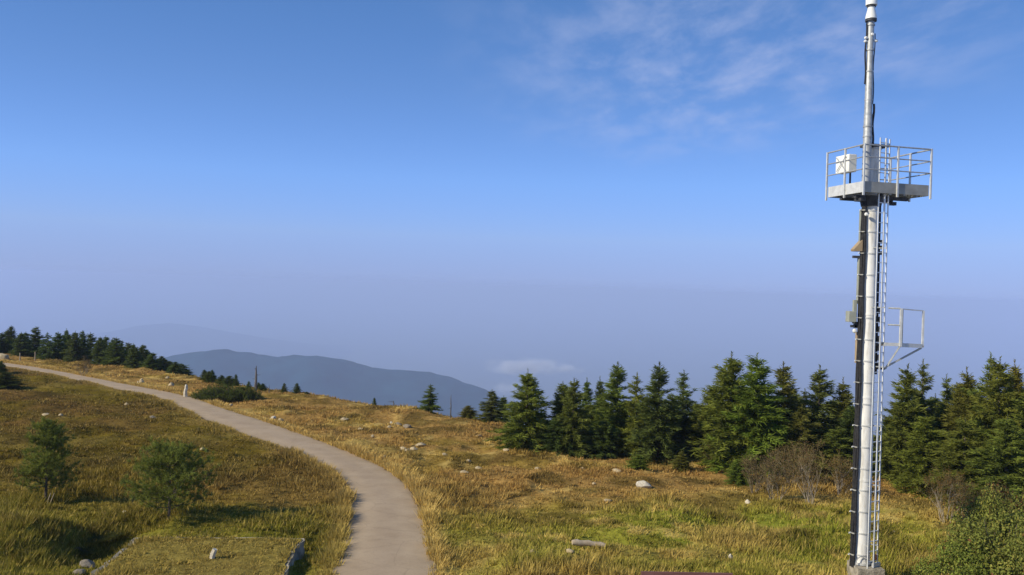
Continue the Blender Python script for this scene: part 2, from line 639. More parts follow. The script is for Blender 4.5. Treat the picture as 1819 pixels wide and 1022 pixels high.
def zone(X, Y, pd):
    """base colour of the grass and heather growing at a place, with a haze tint far off"""
    n1, n2, n3 = fbm(X * .11, Y * .11, 21, 4), fbm(X * .33, Y * .33, 22, 4), fbm(X * 1.1, Y * 1.1, 23, 3)
    side = ss(-2, 2, X - np.interp(Y, PC[:, 1], PC[:, 0]))     # right of the path
    c = lerp(np.broadcast_to(OLIVE, X.shape + (3,)), GOLD, ss(.42, .62, n2) * .55)
    c = lerp(c, HEATH * .8, ss(.38, .58, n1) * (.6 + .3 * ss(32, 50, Y)))
    # right of the path: golden in front, red-brown heather further back
    r = lerp(np.broadcast_to(GOLD, X.shape + (3,)), HEATH, np.clip(ss(29, 38, Y + 8 * (n1 - .5)) * .9, 0, 1))
    r = lerp(r, OLIVE, ss(.5, .66, n2) * .55)
    r = lerp(r, GREEN, np.clip(g2(X, Y, C_green, 6.5, 3.6) * 1.2 + ss(.45, .6, n1) * .6 * (1 - ss(26, 33, Y)), 0, 1) * ss(.3, .5, n2))
    r = lerp(r, STRAW, ss(.55, .68, n3) * .6 * ss(.35, .5, n2))
    c = lerp(c, r * 1.22, side)
    n4 = fbm(X * .62, Y * .62, 27, 4)
    c = lerp(c, DARK, ss(.50, .64, n4) * (.55 + .1 * side) * ss(24, 30, Y))
    c = c * (.78 + .44 * fbm(X * 2.1, Y * 2.1, 29, 2))[..., None]
    left = (1 - side)
    c = c * (1 - .22 * left * ss(30, 36, Y))[..., None]
    c = lerp(c, GREEN, left * (1 - ss(26, 33, Y + 5 * (n2 - .5))) * .6)
    c = lerp(c, DARK, left * ss(.60, .72, n2) * .6)
    # straw fringe on both sides of the path, wider on the far right side
    fr = (1 - ss(.1, .9 + 2.6 * side * ss(.35, .6, n2) * ss(32, 45, Y), pd))
    c = lerp(c, STRAW, fr * (.8 - .35 * left))
    u, v = foot(X, Y)
    ins = (u > 0) & (u < FLEN) & (v > 0) & (v < FDEP)
    c = lerp(c, GOLD * .95, ins * .8)
    c = lerp(c, FOREST, ss(6, 20, Y - edge(X)))
    c = lerp(c, np.array([.17, .19, .13]), ss(3000, 6000, Y) * (.6 + .4 * fbm(X / 700, Y / 700, 33, 3)))  # far valley fields, paled with distance: haze painted into the colour
    return c


# ------------------------------------------------------------------ ground sheet
rows = np.r_[np.linspace(-40, 13, 12), np.geomspace(14, 125, 400), np.geomspace(128, 28000, 72)]
us = np.linspace(-1, 1, 430)
half = .75 * np.maximum(rows, 0) + 14
GX, GY = half[:, None] * us[None, :], np.repeat(rows[:, None], len(us), 1)
gpd = path_dist(GX, GY).reshape(GX.shape)
GZ = ground_h(GX, GY, gpd)
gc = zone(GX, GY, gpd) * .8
gc = lerp(gc, np.array([.20, .15, .09]), 1 - ss(-.1, .15, gpd))
R, C = GX.shape
idx = np.arange(R * C).reshape(R, C)
quads = np.stack([idx[:-1, :-1], idx[:-1, 1:], idx[1:, 1:], idx[1:, :-1]], -1).reshape(-1, 4)
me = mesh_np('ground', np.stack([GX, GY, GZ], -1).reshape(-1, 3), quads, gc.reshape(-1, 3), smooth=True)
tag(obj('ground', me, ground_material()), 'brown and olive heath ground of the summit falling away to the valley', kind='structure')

# ------------------------------------------------------------------ path
cr = np.linspace(-1, 1, 13)
jl = (fbm(np.arange(NP) * .35, np.zeros(NP), 41, 3) - .5) * .34
jr = (fbm(np.arange(NP) * .35, np.ones(NP) * 9, 42, 3) - .5) * .34
jr = jr + .16 * (1 - ss(-.25, .1, PC[:, 1] - plane_hit(745, 903)[1])) - .05
pv, pt = [], []
for i in range(NP):
    for k in cr:
        wv = PWn[i] + (jl[i] * max(0, -k) + jr[i] * max(0, k))
        q = PC[i] + _nrm[i] * k * wv
        pv.append((q[0], q[1], 0))
        d_ = abs(k)
        track = .06 * math.exp(-((d_ - .48) / .2) ** 2)
        t_ = .97 + track - .25 * max(0, d_ - .82) / .18
        pt.append((t_, t_ * (1 - .02 * max(0, d_ - .8)), t_ * (1 - .05 * d_)))
pv = np.array(pv)
kk = np.tile(cr, NP)
pv[:, 2] = base_h(pv[:, 0], pv[:, 1]) + .03 - .03 * kk ** 2
K = len(cr)
idx = np.arange(NP * K).reshape(NP, K)
quads = np.stack([idx[:-1, :-1], idx[:-1, 1:], idx[1:, 1:], idx[1:, :-1]], -1).reshape(-1, 4)
me = mesh_np('path', pv, quads, np.array(pt), smooth=True)
tag(obj('path', me, path_material()), 'pale worn tarmac path winding up to the left', kind='structure')


# ------------------------------------------------------------------ far mountains
def ridge(name, crest, Yd, depth, label, colr, seed):
    P = np.array([at(x, y, Yd) for x, y in crest])
    xs = np.linspace(P[0, 0], P[-1, 0], 200)
    ys = np.linspace(-1, 1, 60)
    XX, TT = np.meshgrid(xs, ys)
    cz = np.interp(XX, P[:, 0], P[:, 2])
    nz = fbm(XX / 420, TT * depth / 420, seed, 5) - .5
    prof = 1 - np.abs(TT + .25 * nz) ** 1.25
    ZZ = -1010 + (cz + 1010) * np.clip(prof, 0, 1) + nz * 150 * np.abs(TT) * (1 - np.abs(TT)) * 2 + (fbm(XX / 60, TT * depth / 60, seed + 3, 3) - .5) * 14
    YY = Yd + TT * depth
    R, C = XX.shape
    idx = np.arange(R * C).reshape(R, C)
    q = np.stack([idx[:-1, :-1], idx[:-1, 1:], idx[1:, 1:], idx[1:, :-1]], -1).reshape(-1, 4)
    me = mesh_np(name, np.stack([XX, YY, ZZ], -1).reshape(-1, 3), q, smooth=True)
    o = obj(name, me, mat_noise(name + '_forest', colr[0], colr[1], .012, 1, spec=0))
    tag(o, label, kind='structure')


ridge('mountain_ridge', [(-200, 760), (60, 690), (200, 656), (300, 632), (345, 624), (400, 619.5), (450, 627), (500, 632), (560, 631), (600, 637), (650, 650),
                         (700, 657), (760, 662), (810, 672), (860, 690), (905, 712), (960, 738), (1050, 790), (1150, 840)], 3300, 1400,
      'blue hazy wooded mountain ridge beyond the heath', ((.004, .024, .04), (.012, .05, .075)), 61)  # forest turned blue: part of the haze is painted into the base colour
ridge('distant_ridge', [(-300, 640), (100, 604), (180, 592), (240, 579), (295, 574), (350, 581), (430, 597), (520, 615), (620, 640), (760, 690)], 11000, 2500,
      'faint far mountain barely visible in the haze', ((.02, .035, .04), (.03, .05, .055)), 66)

# ------------------------------------------------------------------ haze
hz = MB().box((0, 14500, (-1015 + 19) / 2), (60000, 30000, 1034)).mesh('haze')
hm = bpy.data.materials.new('haze_air')
hm.use_nodes = True
hn, hl = hm.node_tree.nodes, hm.node_tree.links
hn.remove(hn['Principled BSDF'])
pvn = N(hn, 'ShaderNodeVolumePrincipled')
pvn.inputs['Color'].default_value = (.60, .72, 1.0, 1)
pvn.inputs['Density'].default_value = 1.95e-4
pvn.inputs['Anisotropy'].default_value = 0.0
hl.new(pvn.outputs[0], hn['Material Output'].inputs['Volume'])
tag(obj('haze', hz, hm), 'pale blue haze filling the valley air', 'haze', kind='stuff')

# ------------------------------------------------------------------ low cloud over the valley
def cloud(px, py, Y, sx, sz, seed, label, dens):
    c = at(px, py, Y)
    n, m = 24, 14
    V = [(math.sin(math.pi * j / m) * math.cos(2 * math.pi * i / n), math.sin(math.pi * j / m) * math.sin(2 * math.pi * i / n), math.cos(math.pi * j / m))
         for j in range(m + 1) for i in range(n)]
    idx = np.arange((m + 1) * n).reshape(m + 1, n)
    nx = np.roll(idx, -1, 1)
    q = np.stack([idx[:-1], idx[1:], nx[1:], nx[:-1]], -1).reshape(-1, 4)
    me = mesh_np('cloud', V, q, smooth=True)
    m_ = bpy.data.materials.new('cloud_vapour')
    m_.use_nodes = True
    n_, l_ = m_.node_tree.nodes, m_.node_tree.links
    n_.remove(n_['Principled BSDF'])
    tc = N(n_, 'ShaderNodeTexCoord')
    ln = N(n_, 'ShaderNodeVectorMath', operation='LENGTH')
    l_.new(tc.outputs['Object'], ln.inputs[0])
    mp = N(n_, 'ShaderNodeMapping')
    mp.inputs['Location'].default_value = (seed * 1.7, 0, seed * .6)
    mp.inputs['Scale'].default_value = (2.4, 1.0, .9)
    l_.new(tc.outputs['Object'], mp.inputs[0])
    nz = N(n_, 'ShaderNodeTexNoise')
    nz.inputs['Scale'].default_value = 1.1
    nz.inputs['Detail'].default_value = 4
    l_.new(mp.outputs[0], nz.inputs['Vector'])
    fall = mathn(n_, l_, 'SUBTRACT', 0.62, ln.outputs['Value'])
    nn = mathn(n_, l_, 'MULTIPLY', mathn(n_, l_, 'SUBTRACT', nz.outputs[0], .42), 2.6)
    d_ = mathn(n_, l_, 'MULTIPLY', mathn(n_, l_, 'ADD', fall, nn, True), mathn(n_, l_, 'SUBTRACT', 1.0, ln.outputs['Value'], True))
    v_ = N(n_, 'ShaderNodeVolumePrincipled')
    v_.inputs['Color'].default_value = (1, 1, 1, 1)
    l_.new(mathn(n_, l_, 'MULTIPLY', d_, dens), v_.inputs['Density'])
    l_.new(v_.outputs[0], n_['Material Output'].inputs['Volume'])
    o = obj('cloud', me, m_, loc=Vector(c))
    o.scale = (sx, sx * .5, sz)
    tag(o, label, 'cloud', 'low clouds over the valley')


cloud(932, 652, 5200, 300, 75, 71, 'small white cloud bank floating above the lone pine tip', .06)
cloud(1002, 656, 5300, 170, 45, 74, 'thin white cloud wisp right of the cloud bank', .04)
cloud(905, 690, 5400, 200, 70, 77, 'pale low mist patch beside the end of the ridge', .02)

# ------------------------------------------------------------------ grass and heather
def scatter(y0, y1, dens, hw=0.72, pad=2.0):
    n = int(dens * (y1 - y0) * (hw * (y0 + y1) + 2 * pad))
    Y = np.sqrt(rng.random(n) * (y1 ** 2 - y0 ** 2) + y0 ** 2)
    X = (rng.random(n) * 2 - 1) * (hw * Y + pad)
    return X, Y


XS, YS = zip(*[scatter(19.5, 30, 26), scatter(30, 42, 17), scatter(42, 62, 9), scatter(62, 115, 3.2)])
TX, TY = np.concatenate(XS), np.concatenate(YS)
# extra fringe along the path edges
fi = rng.integers(0, NP - 1, 5200)
sgn = np.where(rng.random(5200) < .5, -1, 1)
fq = PC[fi] + _tan[fi] * rng.normal(0, .3, 5200)[:, None] + _nrm[fi] * (sgn * (PWn[fi] + .04 + np.abs(rng.normal(0, .22, 5200))))[:, None]
TX, TY = np.r_[TX, fq[:, 0]], np.r_[TY, fq[:, 1]]
ok = TY < edge(TX) + 6
TX, TY = TX[ok], TY[ok]
tpd = path_dist(TX, TY)
jit = (fbm(TX * 1.3, TY * 1.3, 51, 3) - .5) * .7
ok = (tpd > .02 + jit)
TX, TY, tpd = TX[ok], TY[ok], tpd[ok]
TZ = ground_h(TX, TY, tpd)
u, v = foot(TX, TY)
ins = (u > .16) & (u < FLEN - .10) & (v > .02) & (v < FDEP - .05)
rim = ~ins & (u > -.03) & (u < FLEN + .05) & (v > -.02) & (v < FDEP + .1)
xtra = 0
TZ = np.where(ins, TZ - TZ + base_h(FA2[0], FA2[1]) + FTOP + .02, TZ)
keep = ~rim
TX, TY, TZ, tpd, ins = TX[keep], TY[keep], TZ[keep], tpd[keep], ins[keep]
TC = zone(TX, TY, tpd)
nt = len(TX)
hf = fbm(TX * .45, TY * .45, 55, 3)
fringe = 1 - ss(.1, .8, tpd)
side_r = TX > np.interp(TY, PC[:, 1], PC[:, 0])
TH = (.10 + .20 * ss(.35, .68, hf)) * (1 + .5 * fringe * side_r + .1 * fringe) * rng.uniform(.7, 1.3, nt)
TH = np.where(ins, TH * .8, TH)
TH *= 1 - .35 * ss(33, 42, TY) * (~((TY < 50) & (tpd < 2)))          # low heather further back
TR = rng.uniform(.10, .24, nt) * (1 + .6 * ss(45, 80, TY))
NBL = np.where(TY < 30, 15, np.where(TY < 45, 13, 11))
tid = np.repeat(np.arange(nt), NBL)
nb = len(tid)
a = rng.random(nb) * 2 * np.pi
rr = TR[tid] * np.sqrt(rng.random(nb))
bx, by = TX[tid] + rr * np.cos(a), TY[tid] + rr * np.sin(a)
h = TH[tid] * rng.uniform(.55, 1.15, nb)
lean = rng.uniform(.15, .95, nb) * h
la = a + rng.normal(0, .6, nb)
wdir = la + np.pi / 2 + rng.normal(0, .5, nb)
wd = (.009 + .00045 * TY[tid]) * rng.uniform(.7, 1.4, nb)
B = np.stack([bx, by, TZ[tid] - .03], 1)
wx = np.stack([np.cos(wdir) * wd, np.sin(wdir) * wd, np.zeros(nb)], 1)
tip = B + np.stack([np.cos(la) * lean + .05 * h, np.sin(la) * lean, h], 1)
V = np.stack([B - wx, B + wx, tip], 1).reshape(-1, 3)
vc = TC[tid] * rng.uniform(.72, 1.30, nb)[:, None]
vc = vc + (STRAW - vc) * (rng.random(nb) ** 5)[:, None] * .8
vc = np.clip(np.repeat(vc[:, None, :], 3, 1).reshape(-1, 3), 0, .8)
me = mesh_np('grass', V, np.arange(nb * 3).reshape(-1, 3), vc)
tag(obj('grass', me, M['grass']), 'dry golden and olive heath grass and heather covering the summit', 'grass', kind='stuff')
print('grass blades', nb)


# ------------------------------------------------------------------ vegetation builders (prototype meshes)
def tri_blades(P, D, L, Wd, rs):
    """thin triangles starting at P along D"""
    P, D = np.asarray(P), np.asarray(D)
    D = D / np.maximum(np.linalg.norm(D, axis=1, keepdims=True), 1e-6)
    rnd = rs.normal(size=D.shape)
    S = np.cross(D, rnd)
    S /= np.maximum(np.linalg.norm(S, axis=1, keepdims=True), 1e-6)
    L, Wd = np.asarray(L)[:, None], np.asarray(Wd)[:, None]
    return np.stack([P - D * L * .08 - S * Wd * .5, P - D * L * .08 + S * Wd * .5, P + D * L], 1).reshape(-1, 3)


def spruce_meshes(seed, H=5.0, wr=.21, dens=1.0, ragged=.18, sparse_top=0.0, tops=1, low=.03, power=.74):
    rs = np.random.default_rng(seed)
    Ps, Ds, Ls, Ws, Cs = [], [], [], [], []
    tr = MB()
    leaders = [(0.0, 0.0, 0.0, 1.0)]
    for k in range(tops - 1):
        an = rs.uniform(0, 6.28)
        leaders.append((.13 * H * wr * 4 * math.cos(an) * .6, .13 * H * wr * 4 * math.sin(an) * .6, .3, rs.uniform(.72, .9)))
    for (lx, ly, z0, hs) in leaders:
        HH = H * hs
        tr.chain([((lx * .2, ly * .2, -0.25 if z0 == 0 else z0 * H * .6), .028 * HH * .5 + .02), ((lx, ly, HH * .5), .016 * HH * .5 + .008), ((lx, ly, HH * .995), .004)], 7)
        nwh = int(34 * hs * math.sqrt(dens))
        asym = rs.uniform(0, 6.28)
        for i in range(nwh):
            t = min(.93, low + (.94 - low) * ((i + rs.uniform(-.5, .5)) / nwh if i else 0) ** .92)
            if z0 and t < z0:
                continue
            R = wr * HH * ((1 - t) ** power) * rs.uniform(1 - ragged, 1 + ragged) * (1 - .5 * min(1, max(0, (t - .62) / .38))) + .035
            nbr = int(rs.integers(6, 10) * (1 - .35 * t) * dens)
            if t > 1 - .35 * 1 and rs.random() < sparse_top:
                nbr = max(2, nbr // 3)
                R *= rs.uniform(.4, 1.3)
            for b in range(max(nbr, 3)):
                an = rs.uniform(0, 6.28)
                L = R * rs.uniform(.62, 1.18) * (1 + .12 * math.cos(an - asym))
                inc = (-.30 + .95 * t) + rs.normal(0, .22)
                dx, dy = math.cos(an), math.sin(an)
                npt = max(3, int(3 + L * 8))
                s = np.linspace(.12, 1, npt) + rs.normal(0, .03, npt)
                droop = -.25 * s * s * L * (1 - t) + .12 * s ** 3 * L
                pz = t * HH + np.tan(inc) * s * L * .8 + droop
                pc = np.stack([lx + dx * s * L, ly + dy * s * L, pz], 1)
                pk = np.repeat(pc, 8, 0)
                m = len(pk)
                pk = pk + rs.normal(0, .045, (m, 3))
                sd = np.where(rs.random(m) < .5, -1, 1) * rs.uniform(.2, 1.1, m)
                D = np.stack([dx * 1.0 - dy * sd, dy * 1.0 + dx * sd, rs.normal(-.08 + .5 * t, .48, m)], 1)
                sl_ = np.repeat(s, 8)
                Ps.append(pk)
                Ds.append(D)
                Ls.append((.11 + .20 * L * (1.15 - .55 * sl_)) * rs.uniform(.7, 1.3, m))
                Ws.append(rs.uniform(.028, .052, m) * (1 + .3 * L))
                g = rs.uniform(.72, 1.3)
                Cs.append(np.outer(g * rs.uniform(.75, 1.25, m), [.165, .185, .036]) * np.array([1, 1, 1]))
        # leader shoot
        m = 44
        z = rs.uniform(.86, 1.0, m) * HH
        Ps.append(np.stack([np.full(m, lx), np.full(m, ly), z], 1))
        an = rs.uniform(0, 6.28, m)
        Ds.append(np.stack([np.cos(an) * .55, np.sin(an) * .55, np.full(m, .8)], 1))
        Ls.append(np.full(m, .11) * rs.uniform(.7, 1.2, m))
        Ws.append(np.full(m, .035))
        Cs.append(np.outer(rs.uniform(.7, 1.2, m), [.16, .175, .036]))
    P, D, L, Wd, Cc = [np.concatenate(q) for q in (Ps, Ds, Ls, Ws, Cs)]
    V = tri_blades(P, D, L, Wd, rs)
    return mesh_np('spruce_crown', V, np.arange(len(V)).reshape(-1, 3), np.repeat(Cc, 3, 0)), tr.mesh('spruce_trunk', True)


def pine_meshes(seed, H=2.6, R=1.2, nbr=34, tufts=9, flat=.0, dome=False, col3=(.20, .225, .045)):
    rs = np.random.default_rng(seed)
    Ps, Ds, Ls, Cs = [], [], [], []
    tr = MB()
    if not dome:
        tr.chain([((0, 0, -.25), .05), ((.03, .02, H * .4), .038), ((-.02, .03, H * .75), .02), ((0, 0, H * .98), .008)], 7)

    def tuft(p, d, n=20, ln=.15):
        p = np.array(p) + rs.normal(0, .05 if dome else .10, 3)
        D = np.array(d)[None] + rs.normal(0, .65, (n, 3))
        Ps.append(np.repeat(np.array(p)[None], n, 0) + rs.normal(0, .02, (n, 3)))
        Ds.append(D)
        Ls.append(rs.uniform(.7, 1.2, n) * ln)
        Cs.append(np.outer(rs.uniform(.7, 1.25) * rs.uniform(.8, 1.2, n), col3))
    for b in range(nbr):
        if dome:
            an, q = rs.uniform(0, 6.28), math.sqrt(rs.random())
            x0, y0 = R * q * math.cos(an), .42 * R * q * math.sin(an)
            zt = H * math.sqrt(max(.05, 1 - q * q)) * rs.uniform(.7, 1.12)
            ex, ey = x0 * 1.08 + rs.normal(0, .1), y0 * 1.08 + rs.normal(0, .1)
            tr.tube((x0 * .75, y0 * .75, -.1), (ex, ey, zt), .018, .006, 4, False)
            for k in range(tufts):
                s = k / (tufts - 1)
                s = .1 + .9 * s
                p = (x0 * .75 + (ex - x0 * .75) * s + rs.normal(0, .1), y0 * .75 + (ey - y0 * .75) * s + rs.normal(0, .1), zt * s)
                tuft(p, (rs.normal(0, .35), rs.normal(0, .35), .8), 14, .17)
            continue
        t = .16 + .82 * (b / nbr)
        an = b * 2.4 + rs.normal(0, .4)
        prof = (1 - .72 * max(0, (t - .35) / .65) ** 1.3) * (.8 + .2 * min(1, t / .3))
        L = R * prof * rs.uniform(.6, 1.1)
        base = np.array([0, 0, t * H])
        tipz = min(H * 1.02, t * H + L * rs.uniform(.1, .65))
        tip = np.array([math.cos(an) * L, math.sin(an) * L, tipz])
        mid = (base + tip) / 2 - np.array([0, 0, .1 * L])
        tr.chain([(base, .016), (mid, .012), (tip, .005)], 4, False)
        for k in range(tufts):
            s = .25 + .75 * k / (tufts - 1)
            p = (1 - s) ** 2 * base + 2 * s * (1 - s) * mid + s * s * tip
            d = (tip - base) / (L + .01) * .8 + np.array([0, 0, .45])
            tuft(p, d)
            for sd in (-1, 1):
                off = np.array([-math.sin(an), math.cos(an), .25]) * sd * L * rs.uniform(.08, .28) * (1.1 - .5 * s)
                off[2] = abs(off[2])
                tuft(p + off, d * .7 + off * 1.4, 16)
    for k in range(10 if not dome else 0):
        tuft((rs.normal(0, .03), rs.normal(0, .03), H * (.8 + .2 * k / 9)), (rs.normal(0, .3), rs.normal(0, .3), 1.0))
    P, D, L, Cc = [np.concatenate(q) for q in (Ps, Ds, Ls, Cs)]
    V = tri_blades(P, D, L, np.full(len(P), .017), rs)
    return mesh_np('pine_crown', V, np.arange(len(V)).reshape(-1, 3), np.repeat(Cc, 3, 0)), tr.mesh('pine_trunk', True)


def bare_shrub_meshes(seed, H=2.4, stems=9, spread=.55, leafy=.6):
    rs = np.random.default_rng(seed)
    st, tw = MB(), MB()
    LP = []

    def grow(p, d, L, r, lev):
        n = 3
        pts = [(p.copy(), r)]
        for i in range(n):
            d = d + rs.normal(0, .13, 3) + np.array([0, 0, .05])
            d /= np.linalg.norm(d)
            p = p + d * L / n
            pts.append((p.copy(), r * (1 - .42 * (i + 1) / n)))
        (st if lev < 2 else tw).chain([(Vector(a_), b_) for a_, b_ in pts], 5 if lev < 2 else 3, lev < 1)
        if lev >= 2:
            LP.append((p.copy(), d.copy()))
        if lev < 4:
            for k in range(3 if lev else 4):
                q, rq = pts[rs.integers(1, n + 1)] if k else pts[-1]
                nd = d + rs.normal(0, .48, 3)
                nd[2] = abs(nd[2]) * .8 + .12
                grow(np.array(q), nd / np.linalg.norm(nd), L * rs.uniform(.5, .72), max(rq * .68, .0045), lev + 1)
    for s in range(stems):
        an = rs.uniform(0, 6.28)
        q = rs.uniform(.02, .3)
        d = np.array([math.cos(an) * spread * rs.uniform(.3, 1), math.sin(an) * spread * rs.uniform(.3, 1), 1.0])
        grow(np.array([math.cos(an) * q, math.sin(an) * q, -.12]), d / np.linalg.norm(d), H * rs.uniform(.38, .5), .026, 0)
    sel = [x for x in LP if rs.random() < leafy]
    P = np.repeat(np.array([x[0] for x in sel]), 3, 0) + rs.normal(0, .05, (len(sel) * 3, 3))
    D = rs.normal(0, 1, P.shape)
    V = tri_blades(P, D, rs.uniform(.04, .08, len(P)), rs.uniform(.03, .05, len(P)), rs)
    cc = np.outer(rs.uniform(.6, 1.3, len(P)), [.17, .115, .055])
    g = rs.random(len(P)) < .3
    cc[g] = np.outer(rs.uniform(.6, 1.2, g.sum()), [.13, .13, .045])
    return st.mesh('stems', True), tw.mesh('twigs'), mesh_np('leaves', V, np.arange(len(V)).reshape(-1, 3), np.repeat(cc, 3, 0))


def leafy_meshes(seed, R=1.6, H=2.0, lobes=9, n=7000, size=.085, base=(.18, .20, .04), red=.015):
    rs = np.random.default_rng(seed)
    st = MB()
    P, Nn = [], []
    per = n // lobes
    for k in range(lobes):
        an, q = rs.uniform(0, 6.28), math.sqrt(rs.random()) * .72
        c = np.array([R * q * math.cos(an), R * q * math.sin(an), H * rs.uniform(.35, .72) * (1.15 - .5 * q)])
        r = np.array([R * .42, R * .42, H * .32]) * rs.uniform(.5, 1.2)
        d = rs.normal(size=(per, 3))
        d /= np.linalg.norm(d, axis=1, keepdims=True)
        rad = rs.uniform(.55, 1.08, per) ** .6
        p = c + d * r * rad[:, None] * (1 + .22 * np.sin(d[:, :1] * 9 + k) * np.cos(d[:, 2:] * 8))
        P.append(p)
        Nn.append(d)
        for j in range(4):
            e = c + rs.normal(0, .5, 3) * r
            m_ = np.array([c[0] * .4, c[1] * .4, c[2] * .5])
            st.chain([((c[0] * .15 + rs.normal(0, .06), c[1] * .15, -.15), .022), (tuple(m_), .015), (tuple(e), .006)], 4, False)
    P, Nn = np.concatenate(P), np.concatenate(Nn)
    k = P[:, 2] > .05
    P, Nn = P[k], Nn[k]
    m = len(P)
    nr = Nn * .6 + rs.normal(0, .6, (m, 3)) + np.array([0, 0, .5])
    nr /= np.linalg.norm(nr, axis=1, keepdims=True)
    ax = np.cross(nr, rs.normal(size=(m, 3)))
    ax /= np.linalg.norm(ax, axis=1, keepdims=True)
    bx_ = np.cross(nr, ax)
    L = (size * rs.uniform(.6, 1.3, m))[:, None]
    V = np.stack([P - ax * L * .5, P + bx_ * L * .27 + nr * L * .06, P + ax * L * .55, P - bx_ * L * .27 + nr * L * .06], 1).reshape(-1, 3)
    cc = np.outer(rs.uniform(.65, 1.35, m), base)
    y = rs.random(m) < .22
    cc[y] = np.outer(rs.uniform(.7, 1.2, y.sum()), [.30, .28, .06])
    y = rs.random(m) < red
    cc[y] = np.outer(rs.uniform(.7, 1.2, y.sum()), [.19, .09, .035])
    return mesh_np('leaves', V, np.arange(m * 4).reshape(-1, 4), np.repeat(cc, 4, 0)), st.mesh('stems', True)


def rock_mesh(seed, sub=3):
    import bmesh
    bm = bmesh.new()
    bmesh.ops.create_icosphere(bm, subdivisions=sub, radius=1)
    rs = random.Random(seed)
    cuts = []
    for _ in range(8):
        nv = Vector((rs.uniform(-1, 1), rs.uniform(-1, 1), rs.uniform(-.6, 1))).normalized()
        cuts.append((nv, rs.uniform(.55, .85)))
    for v_ in bm.verts:
        for nv, dd in cuts:
            k = v_.co.dot(nv) - dd
            if k > 0:
                v_.co -= nv * k * .9
        f = float(fbm(np.array([v_.co.x * 2.2 + seed]), np.array([v_.co.y * 2.2 + v_.co.z * 1.7]), seed, 3)[0]) - .5
        v_.co *= 1 + .28 * f
    me = bpy.data.meshes.new('rock')
    bm.to_mesh(me)
    bm.free()
    me.shade_smooth()
    me.set_sharp_from_angle(angle=math.radians(28))
    return me


# ------------------------------------------------------------------ spruces and pines
SPR = {
    'cone': spruce_meshes(101, wr=.20), 'broad': spruce_meshes(102, wr=.27, dens=1.15, low=.02), 'slim': spruce_meshes(103, wr=.15, dens=1.0),
    'ragged': spruce_meshes(104, wr=.21, dens=.85, ragged=.38, sparse_top=.75, low=.05), 'twin': spruce_meshes(105, wr=.19, tops=2, dens=1.0),
    'full': spruce_meshes(106, wr=.24, dens=1.1, power=.65, ragged=.22), 'triple': spruce_meshes(107, wr=.2, tops=3, ragged=.3, power=.7),
}
WRR = {'cone': .20, 'broad': .27, 'slim': .15, 'ragged': .21, 'twin': .21, 'full': .24, 'triple': .23}


def tree(name, proto, px, ytop, Y, label, cat='tree', wpx=None, tone=(1, 1, 1), group=None, base_py=None, H0_=5.0):
    """stand a tree at depth Y on the ground so that its tip reaches the height seen in the photo"""
    if base_py is not None:
        g = plane_hit(px, base_py)
        Y = float(g[1])
    top = at(px, ytop, Y)
    x, y = float(top[0]), float(Y)
    z = surf(x, y)
    Hh = float(top[2]) - z
    crown, trunk = SPR[proto]
    e = bpy.data.objects.new(name, None)
    col.objects.link(e)
    e.empty_display_size = .3
    e.location = (x, y, z)
    s = Hh / H0_
    sw = s if wpx is None else (wpx * 1.3 / F0 * Y) / (2 * WRR[proto] * H0_ * 1.12)
    e.rotation_euler = (0, 0, random.uniform(0, 6.28))
    c = obj('crown', crown, M['needle'], e)
    c.color = (*[t * random.uniform(.92, 1.08) for t in tone], 1)
    t = obj('trunk', trunk, M['bark'], e)
    for o in (c, t):
        o.scale = (sw, sw, s)
    tag(e, label, cat, group)
    return e


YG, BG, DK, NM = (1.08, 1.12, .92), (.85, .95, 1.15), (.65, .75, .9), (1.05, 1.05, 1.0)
GR = 'spruces of the right-hand wood'
